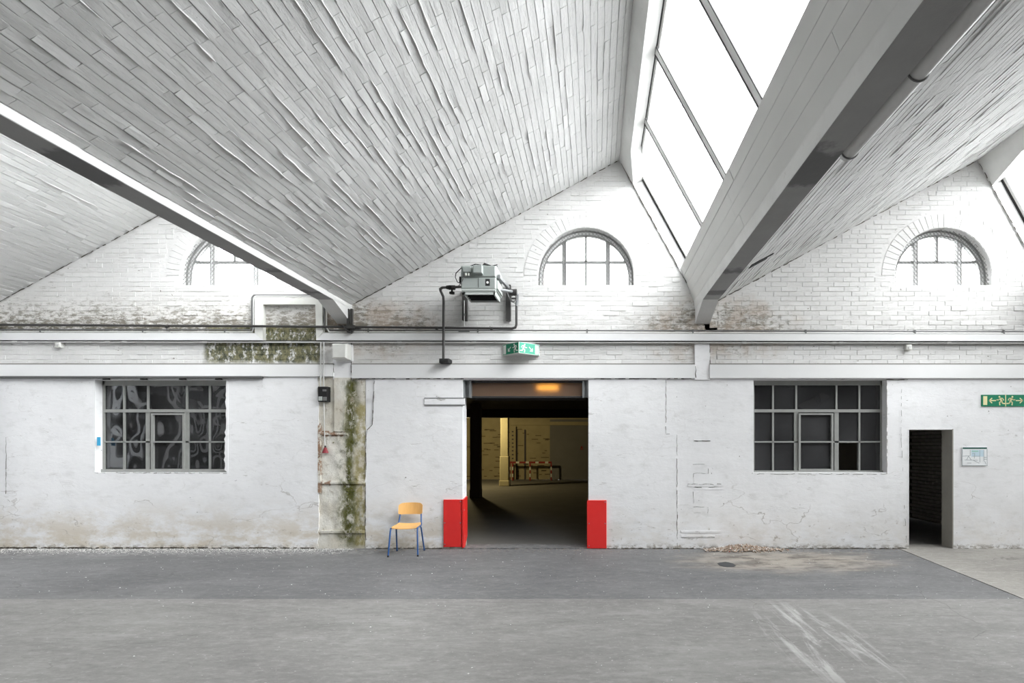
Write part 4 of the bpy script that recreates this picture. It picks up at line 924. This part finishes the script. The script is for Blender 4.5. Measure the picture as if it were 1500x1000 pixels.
# hanger post under the slim beam
t = thing('steel_hanger', 'dark steel hanger clamped to the pipes under the slim beam', 'bracket', W(512, 490, -.1))
for px in (509.5, 514.5):
    m = MB(); m.rect(px - 1.6, 452, px + 1.6, 487, -.13, -.09); m.build('bar', STEEL_D, t)
m = MB(); m.rect(505, 476, 519, 481, -.15, -.08); m.build('clamp_plate', STEEL_D, t); m = MB(); m.tube([W(501, 476, -.14), W(508, 484, -.15), W(516, 488, -.14)], .012, 6); m.build('strap', STEEL_D, t)
# rail above left window
t = thing('steel_rail', 'dark flat steel rail along the band over the many-paned window', 'rail', W(190, 554, -.05))
m = MB(); m.rect(-30, 550.6, 382, 553.4, -.07, .0); m.build('flange', plain('weathered_steel', (.11, .11, .108), .6), t)
for px in (150, 205, 262, 315): m = MB(); m.rect(px, 553, px + 9, 556, -.03, .02); m.build('lug', STEEL_D, t)
# embedded strip beside door
t = thing('wall_strip', 'short painted-over timber strip beside the wide doorway head', 'strip', W(650, 592, -.01))
m = MB(); a, b = W(621.5, 592.5, -.012), W(681, 583, -.012); m.bbox(a.x, b.x, -.012, .01, a.z, b.z, .004); m.build('board', PLASTER, t)
for yy in (582.3, 592.5): m = MB(); m.rect(621.5, yy, 680.5, yy + 1.1, -.016, .01); m.build('edge', CONDG, t)
# blue tape
m = MB(); a, b = W(142, 652.5, -.004), W(147, 640, -.004); m.box(a.x, b.x, -.004, .002, a.z, b.z); tag(m.build('tape_strip', TAPE), 'short strip of bright blue tape beside the many-paned window', 'tape')
# black foot flange of the riser pipe comes with the riser
t = thing('riser_pipe', 'dark riser pipe with valve feeding the side of the unit heater', 'pipe', W(650, 529, -.1)); y = -.14
m = MB(); m.tube([W(649.5, 526, y), W(649.8, 440, y), W(649.3, 434, y), W(645.5, 426, y - .05), W(645.2, 423, y - .06), W(648, 421, y - .12), W(660, 420.6, -.5), W(676, 420, -.62)], .0195, 10); m.build('run', STEEL_D, t, True)
m = MB(); a, b = W(643.5, 531, -.18), W(657.5, 525, -.18); m.bbox(a.x, b.x, -.2, .006, a.z, b.z, .012); m.build('foot_flange', BLACK, t)
p = W(662, 421, -.5); m = MB(); m.tube([p + Vector((-.05, 0, 0)), p + Vector((.05, 0, 0))], .035, 10); m.build('valve_body', BLACK, t)
for dz0, dz1, rr in ((0, -.07, .014), (-.07, -.095, .042)): m = MB(); m.tube([p + Vector((0, 0, dz0)), p + Vector((0, 0, dz1))], rr, 12); m.build('valve_handle' if rr > .02 else 'valve_stem', BLACK, t)
m = MB(); m.tube([W(655, 420.8, -.45), W(658, 420.8, -.47)], .03, 10); m.build('union_nut', BLACK, t)
# thin drop beside bracket
t = thing('drop_conduit', 'thin pale conduit dropping below the unit heater to the trunking', 'conduit', W(680, 485, -.05))
m = MB(); m.tube([W(680, 440, -.05), W(680, 482, -.05)], .008, 8); m.build('tube', CONDW, t, True); m = MB(); p = W(680, 461, -.05); m.tube([p + Vector((0, 0, .02)), p + Vector((0, 0, -.02))], .014, 8); m.build('coupling', CONDG, t)
m = MB(); p = W(680, 485, -.06); m.box(p.x - .09, p.x + .09, -.075, -.05, p.z - .015, p.z + .015); m.build('tee_box', CONDG, t)

# ------------------------------------------------------------------ unit heater
YF, YB_ = -.92, -.46
ht = thing('unit_heater', 'grey-green unit heater hung on wall brackets with a black outlet', 'heater', W(700, 446, -.7))
A = W(675, 423, YF); B = W(726.5, 388.5, YF); x0, x1, z0, z1 = A.x, B.x, A.z, B.z
m = MB(); m.bbox(x0, x1, YF, YB_, z0 + .17, z1, .018); m.build('upper_casing', HEATG, ht)
m = MB(); m.bbox(x0 + .002, x1 - .002, YF, YB_, z0, z0 + .168, .014); lc = m.build('lower_casing', HEATG, ht)
# rolled lip under the casing
m = MB(); m.tube([(x0 + .01, YF + .035, z0 - .012), (x1 - .01, YF + .035, z0 - .012)], .032, 12); m.build('rolled_lip', HEATL, ht, True)
zo = z0 - .075
m = MB(); fr = .022; X0, X1 = x0 + .035, x1 - .02
m.box(X0, X1, YF + .02, YF + .04, zo, z0); m.box(X0, X0 + fr, YF + .02, YB_, zo, z0); m.box(X1 - fr, X1, YF + .02, YB_, zo, z0); m.box(X0, X1, YB_ - .02, YB_, zo, z0); m.build('outlet_collar', HEATL, ht)
m = MB(); m.box(X0 + fr, X1 - fr, YF + .04, YB_ - .02, z0 - .012, z0 - .002); m.build('outlet_dark', BLACK, ht)
for k in range(4):
    yy = YF + .09 + k * .09; m = MB(); m.hexa([(X0 + fr, yy, zo + .01), (X1 - fr, yy, zo + .01), (X1 - fr, yy + .012, zo + .01), (X0 + fr, yy + .012, zo + .01)], [(X0 + fr, yy + .03, z0 - .02), (X1 - fr, yy + .03, z0 - .02), (X1 - fr, yy + .042, z0 - .02), (X0 + fr, yy + .042, z0 - .02)]); m.build('louvre', BLACK, ht)
m = MB(); c = ((x0 + x1) / 2, (YF + YB_) / 2, z1); m.tube([c, (c[0], c[1], z1 + .03), (c[0], c[1], z1 + .055)], [.19, .17, .08], 20); m.build('motor_dome', HEATG, ht, True)
r = random.Random(2)
for k in range(5):
    a0 = r.uniform(.02, .5) * (x1 - x0) + x0; m = MB(); pts = [Vector((a0 + .09 * i, YF + .03 + r.uniform(0, .15), z1 + .012 + r.uniform(0, .035))) for i in range(4)]; m.tube(pts, .007, 6); m.build('cable', BLACK, ht)
def fb(nm, a, b, pr, mat, ch=.008):
    p, q = W(a[0], a[1], YF), W(b[0], b[1], YF); m = MB(); m.bbox(p.x, q.x, YF - pr, YF + .002, p.z, q.z, ch); return m.build(nm, mat, ht)
fb('terminal_box', (695, 402.5), (708, 391), .09, HEATG); ctl = fb('control_box', (679, 400), (690.5, 391.5), .05, HEATG)
for px in (682.5, 686.5): m = MB(); m.cyl(W(px, 400, YF - .03), (0, 0, -1), .014, .035, 10); m.build('cable_gland', PVC, ctl)
nb = fb('rating_plate', (711, 418.5), (717.5, 408.5), .004, BLACK, .001); m = MB(); m.cyl(W(714.2, 413.5, YF - .004), (0, -1, 0), .018, .003, 14); m.build('plate_disc', SIGNW, nb)
m = MB(); m.tube([W(680, 401, YF - .03), W(679, 408, YF - .01), W(676, 414, YF), W(672, 418, -.7)], .006, 6); m.build('feed_cable', CONDG, ht)
m = MB(); m.tube([W(676, 392, YF), W(668, 400, -.75), W(667, 406, -.75), W(670, 413, -.75), W(677, 416, YF)], .006, 6); m.build('loop_cable', BLACK, ht)
m = MB(); m.box(x0 - .05, x0, YF + .1, YF + .25, z1 - .22, z1 - .13); m.build('side_lug', BLACK, ht)
m = MB(); m.box((x0 + x1) / 2 - .003, (x0 + x1) / 2 + .003, YF - .003, YF, z0 + .02, z0 + .16); m.build('door_seam', STEEL_D, ht)
m = MB(); m.box(x1, x1 + .02, YF + .05, YB_ - .04, z0 + .02, z0 + .14); m.build('side_panel', HEATL, ht)
# brackets to the wall
pL, pR = W(682, 470, 0), W(745.5, 470, 0)
for pp, zt in ((pL, W(0, 425, 0).z), (pR, W(0, 418, 0).z)):
    m = MB(); m.box(pp.x - .033, pp.x + .033, -.05, .02, pp.z, zt); m.box(pp.x - .04, pp.x - .033, -.07, .02, pp.z, zt); m.build('bracket_post', STEEL_D, ht)
    xb = min(max(pp.x, x0 + .02), x1 + .03); zz = z1 - .12
    m = MB(); m.hexa([(pp.x - .02, -.02, zt - .02), (pp.x + .02, -.02, zt - .02), (pp.x + .02, -.02, zt - .07), (pp.x - .02, -.02, zt - .07)], [(xb - .02, YF + .05, zz), (xb + .02, YF + .05, zz), (xb + .02, YF + .05, zz - .05), (xb - .02, YF + .05, zz - .05)]); m.build('bracket_arm', STEEL_M, ht)
# valve group at the right
vg = thing('valve_group', 'dark valve and pump fittings between the unit heater and pipe', 'valve', W(754, 440, -.2))
m = MB(); m.tube([(x1, -.66, W(0, 424, -.66).z), W(745, 426, -.4), W(752, 427, -.25)], .022, 10); m.build('supply_pipe', STEEL_M, vg, True)
m = MB(); c = W(752.5, 428, -.26); m.tube([c + Vector((-.06, 0, 0)), c + Vector((.05, 0, 0))], .05, 14); m.build('pump_body', STEEL_D, vg)
m = MB(); m.tube([W(753, 428, -.2), W(758, 432, -.15), W(757.5, 441, -.12), W(756.5, 448, -.11)], .024, 10); m.build('elbow', STEEL_M, vg, True)
c = W(752.5, 437, -.16); m = MB(); m.tube([c + Vector((.05 * math.cos(k / 14 * 6.283), -.02, .05 * math.sin(k / 14 * 6.283))) for k in range(15)], .012, 6); m.build('hand_wheel', CONDG, vg, True)
m = MB(); m.tube([W(748, 437, -.15), W(757, 437, -.15)], .018, 8); m.build('wheel_stem', CONDG, vg)
m = MB(); m.tube([W(741, 424, -.1), W(748, 441, -.1), W(755, 444, -.1)], .008, 6); m.build('bypass_tube', CONDG, vg)

# ------------------------------------------------------------------ exit signs
def circle(cx, cy, r, n=14): return [(cx + r * math.cos(6.283 * k / n), cy + r * math.sin(6.283 * k / n)) for k in range(n)]
def runner(parent, O, U, V, N, x, y, h, flip, mat):
    f = -1 if flip else 1; s = h
    def T(p): return (x + f * (p[0] - .5) * s, y + (p[1] - .5) * s)
    m = MB(); m.flat(O, U, V, N, [T(p) for p in circle(.64, .90, .10)], .0012)
    def S(pts, wd): m.stroke(O, U, V, N, [T(p) for p in pts], wd * s, .0012)
    S([(.56, .72), (.42, .44)], .19); S([(.58, .74), (.74, .56), (.92, .58)], .09); S([(.52, .76), (.30, .74), (.20, .54)], .09)
    S([(.44, .42), (.64, .30), (.60, .03)], .12); S([(.40, .42), (.30, .20), (.04, .18)], .12)
    m.build('running_figure', mat, parent)
def arrow(parent, O, U, V, N, x, y, L, ang, mat):
    c, s = math.cos(ang), math.sin(ang); m = MB(); wd = L * .15
    def P_(a, b): return (x + a * c - b * s, y + a * s + b * c)
    m.stroke(O, U, V, N, [P_(-L / 2, 0), P_(L * .42, 0)], wd, .0012); m.stroke(O, U, V, N, [P_(L * .08, L * .34), P_(L * .45, 0), P_(L * .08, -L * .34)], wd, .0012); m.build('arrow', mat, parent)
es = thing('exit_sign', 'V-shaped green exit sign projecting from the wall above the doorway', 'exit sign', W(763, 518, -.1))
ya, yc2 = -.02, -.28; pa, pc, pd = W(736.5, 512, ya), W(760, 508, yc2), W(790, 512, ya); zt, zbm = W(0, 500, yc2).z, W(0, 516.7, yc2).z
for p0, p1, flip, mat in ((pa, pc, True, GREEN), (pc, pd, False, GREEN_LIT)):
    U = Vector((p1.x - p0.x, p1.y - p0.y, 0)); L = U.length; U.normalize(); V = Vector((0, 0, 1)); N = Vector((U.y, -U.x, 0)); O = Vector((p0.x, p0.y, zbm)); H = zt - zbm
    m = MB(); m.flat(O, U, V, -N, [(0, 0), (L, 0), (L, H), (0, H)], .010); pn = m.build('panel_body', SIGNW, es)
    m = MB(); m.flat(O, U, V, N, [(.008, .008), (L - .008, .008), (L - .008, H - .008), (.008, H - .008)], .002); pf = m.build('green_face', mat, es)
    O2 = O + N * .002; e = L
    dx = e * .13 if flip else e * .87
    m = MB(); m.flat(O2, U, V, N, [(dx - e * .085, H * .1), (dx + e * .085, H * .1), (dx + e * .085, H * .9), (dx - e * .085, H * .9)], .0012); m.build('door_symbol', SIGNW, pf)
    runner(pf, O2, U, V, N, e * .77 if flip else e * .23, H * .5, H * .78, flip, SIGNW)
    arrow(pf, O2, U, V, N, e * .42 if flip else e * .58, H * .46, H * .50, math.radians(-135 if flip else -45), SIGNW)
m = MB(); m.box(pa.x, pd.x, -.02, .02, zbm, zt); m.build('wall_plate', TRIMW, es)
m = MB(); m.hexa([(pa.x, ya, zt - .004), (pc.x, yc2, zt - .004), (pd.x, ya, zt - .004)], [(pa.x, ya, zt), (pc.x, yc2, zt), (pd.x, ya, zt)]); m.build('top_cover', SIGNW, es)
s2 = thing('exit_sign', 'flat green double exit sign with two runners above the plan board', 'exit sign', W(1473, 595, -.01))
for k, (a, b) in enumerate(((1438, 1473), (1473.4, 1508.5))):
    P0, P1 = W(a, 595, 0), W(b, 578, 0); L, H = P1.x - P0.x, P1.z - P0.z; O = Vector((P0.x, -.004, P0.z)); U, V, N = Vector((1, 0, 0)), Vector((0, 0, 1)), Vector((0, -1, 0))
    m = MB(); m.box(P0.x, P1.x, -.004, .02, P0.z, P1.z); pf = m.build('green_panel', GREEN, s2)
    dx = .14 * L if k == 0 else .90 * L
    m = MB(); m.flat(O, U, V, N, [(dx - .07 * L * 1.2, H * .12), (dx + .07 * L * 1.2, H * .12), (dx + .07 * L * 1.2, H * .88), (dx - .07 * L * 1.2, H * .88)], .0012); m.build('door_symbol', SIGNY, pf)
    runner(pf, O, U, V, N, L * (.79 if k == 0 else .21), H * .5, H * .80, k == 0, SIGNY); arrow(pf, O, U, V, N, L * (.44 if k == 0 else .56), H * .5, H * .58, math.pi if k == 0 else 0, SIGNY)
m = MB(); m.rect(1472.6, 578, 1473.8, 595, -.006, .01); m.build('divider', SIGNY, s2)
# plan board
pb = thing('plan_board', 'small framed floor plan sheet on the wall beside the narrow doorway', 'notice', W(1427, 682, -.01))
P0, P1 = W(1409, 682, 0), W(1446, 655, 0); L, H = P1.x - P0.x, P1.z - P0.z; O = Vector((P0.x, -.0055, P0.z)); U, V, N = Vector((1, 0, 0)), Vector((0, 0, 1)), Vector((0, -1, 0))
m = MB(); m.box(P0.x, P1.x, -.0055, .012, P0.z, P1.z); sh = m.build('sheet', PAPER, pb)
def seg(nm, pts, wd, mat): m = MB(); m.stroke(O, U, V, N, [(x * L, y * H) for x, y in pts], wd, .001); m.build(nm, mat, sh)
m = MB(); m.flat(O, U, V, N, [(.02 * L, .92 * H), (.98 * L, .92 * H), (.98 * L, H), (.02 * L, H)], .002); m.build('header_bar', HEADER, sh)
m = MB(); m.flat(O, U, V, N, [(.36 * L, .5 * H), (.86 * L, .5 * H), (.86 * L, .86 * H), (.36 * L, .86 * H)], .0006); m.build('plan_tint', BLUEP, sh)
m = MB(); m.flat(O, U, V, N, [(.38 * L, .76 * H), (.64 * L, .76 * H), (.64 * L, .82 * H), (.38 * L, .82 * H)], .001); m.build('plan_green', plain('plan_green', (.35, .62, .52), .6), sh)
for pts in ([(.32, .85), (.32, .55), (.02, .52)], [(.70, .85), (.70, .52), (.42, .52)], [(.70, .52), (.70, .2)], [(.86, .85), (.86, .25)], [(.18, .32), (.25, .52), (.36, .32)], [(.4, .66), (.5, .66), (.48, .4)], [(.1, .32), (.62, .3)], [(.44, .3), (.68, .14)], [(.2, .15), (.36, .15)], [(.86, .46), (.97, .46)], [(.86, .36), (.97, .36)], [(.9, .24), (.94, .1)], [(.0, .02), (1, .02)], [(.01, .0), (.01, .9)], [(.99, .0), (.99, .9)]): seg('plan_line', pts, .006, INK)

# ------------------------------------------------------------------ chair
CX, CY, CR = -2.925, -.385, math.radians(5.5)
ch = thing('school_chair', 'beech plywood school chair with blue tubular legs against the wall', 'chair', (CX, CY, 0)); RM = Matrix.Translation((CX, CY, 0)) @ Matrix.Rotation(CR, 4, 'Z')
def cp(x, y, z): return RM @ Vector((x, y, z))
hs = .43; tr_ = .0115
for s in (-1, 1):
    m = MB(); m.tube([cp(s * .218, -.235, -.006), cp(s * .200, -.185, hs - .06), cp(s * .197, -.165, hs - .018), cp(s * .190, -.13, hs - .014)], tr_, 10); lg = m.build('leg', BLUE, ch, True)
    m = MB(); m.tube([cp(s * .218, -.235, -.005), cp(s * .217, -.232, .02)], tr_ + .002, 10); m.build('foot_cap', BLACK, lg)
    m = MB(); m.tube([cp(s * .212, .225, -.006), cp(s * .190, .10, hs - .05), cp(s * .188, .06, hs - .018), cp(s * .186, .02, hs - .014)], tr_, 10); lg = m.build('leg', BLUE, ch, True)
    m = MB(); m.tube([cp(s * .212, .225, -.005), cp(s * .211, .222, .02)], tr_ + .002, 10); m.build('foot_cap', BLACK, lg)
    m = MB(); m.tube([cp(s * .190, -.13, hs - .014), cp(s * .182, .13, hs - .018)], tr_, 10); m.build('side_rail', BLUE, ch, True)
    m = MB(); m.tube([cp(s * .182, .12, hs - .018), cp(s * .178, .165, hs - .006), cp(s * .172, .185, hs + .04), cp(s * .160, .232, .60), cp(s * .158, .250, .69)], tr_, 10); m.build('back_upright', BLUE, ch, True)
m = MB(); m.tube([cp(-.19, -.10, hs - .022), cp(.19, -.10, hs - .022)], tr_, 10); m.build('cross_rail', BLUE, ch, True)
m = MB(); m.tube([cp(-.184, .10, hs - .024), cp(.184, .10, hs - .024)], tr_, 10); m.build('cross_rail', BLUE, ch, True)
def shell(fn, nu, nv, th):
    top = [fn(i / nu, j / nv, 0) for j in range(nv + 1) for i in range(nu + 1)]; bot = [fn(i / nu, j / nv, th) for j in range(nv + 1) for i in range(nu + 1)]; n = len(top); W1 = nu + 1
    fs = [(j * W1 + i, j * W1 + i + 1, (j + 1) * W1 + i + 1, (j + 1) * W1 + i) for j in range(nv) for i in range(nu)]; fs += [tuple(n + k for k in reversed(f)) for f in fs]
    bd = list(range(W1)) + [j * W1 + nu for j in range(1, nv + 1)] + [nv * W1 + i for i in range(nu - 1, -1, -1)] + [j * W1 for j in range(nv - 1, 0, -1)]
    fs += [(bd[k], bd[(k + 1) % len(bd)], bd[(k + 1) % len(bd)] + n, bd[k] + n) for k in range(len(bd))]
    m = MB(); m.add([RM @ p for p in top + bot], fs); return m
def seatf(u, v, t):
    x = (u - .5) * .385; y = (v - .5) * .35 - .005; k = abs(2 * u - 1); e = abs(2 * v - 1)
    x *= 1 - .06 * v; cr = max(0, (k - .7) / .3) * max(0, (e - .7) / .3); x *= 1 - .06 * cr; y *= 1 - .0 * cr
    z = hs + .008 - .020 * (1 - k * k) * (0.4 + .6 * (1 - abs(v - .35))) - max(0, .14 - v) ** 2 * .6 + max(0, v - .75) ** 2 * .3
    return Vector((x, y, z - t))
shell(seatf, 14, 14, .010).build('seat', WOOD, ch, True)
def backf(u, v, t):
    k = 2 * u - 1; e = 2 * v - 1; x = k * .186; a = .045 * k * k
    rr = max(0, abs(k) - .75) / .25; z = .665 + e * (.085 - .028 * rr * rr * (1 if e > 0 else .6))
    if e > 0: z += .012 * (1 - k * k) * e
    return Vector((x, .236 + (z - .6) * .2 + .012 - a - t, z))
shell(backf, 16, 6, .010).build('backrest', WOOD, ch, True)

# ------------------------------------------------------------------ debris
def pile(n, fn, r0, r1, mat, name, label, cat, seed, parent=None):
    r = random.Random(seed); m = MB()
    for k in range(n):
        x, y, z = fn(r); m.chunk((x, y, z), r.uniform(r0, r1), r)
    o = m.build(name, mat, parent)
    if parent: o['kind'] = 'stuff'; return o
    return tag(o, label, cat, None, 'stuff')
def rub(r):
    px = 1085 + r.gauss(0, 24); px = min(1150, max(1030, px)); x = (px - VX) / PPM; y = -.05 - abs(r.gauss(0, .09)); z = .004 + max(0, .09 - abs(px - 1085) / 600) * max(0, 1 + (y + .05) * 4) * r.random(); return x, y, z
heap = pile(1500, rub, .007, .026, RUB, 'rubble', 'heap of brown brick and mortar rubble at the wall foot', 'rubble', 5)
pile(330, rub, .008, .022, FLK, 'plaster_crumbs', '', '', 6, heap)
pile(30, rub, .008, .02, plain('brick_red', (.33, .09, .06), .9), 'brick_crumbs', '', '', 16, heap)
def flk(r):
    px = r.uniform(-20, 520); y = -.02 - abs(r.gauss(0, .22)) * r.random() ** .5; return (px - VX) / PPM, y, .0
pile(3200, flk, .002, .010, FLK, 'paint_flakes', 'white paint flakes scattered along the wall foot under the window', 'debris', 7)
def flk2(r):
    px = r.uniform(520, 1330); y = -.02 - abs(r.gauss(0, .16)); return (px - VX) / PPM, y, .0
pile(500, flk2, .003, .009, RUB, 'mortar_grit', 'brownish mortar grit along the wall foot around the doorway', 'debris', 8)
def flk3(r): return r.uniform(-7, 6), -abs(r.gauss(0, 2.5)) - .3, .0
pile(240, flk3, .004, .010, FLK, 'floor_specks', 'sparse pale specks of paint strewn over the open floor', 'debris', 9)
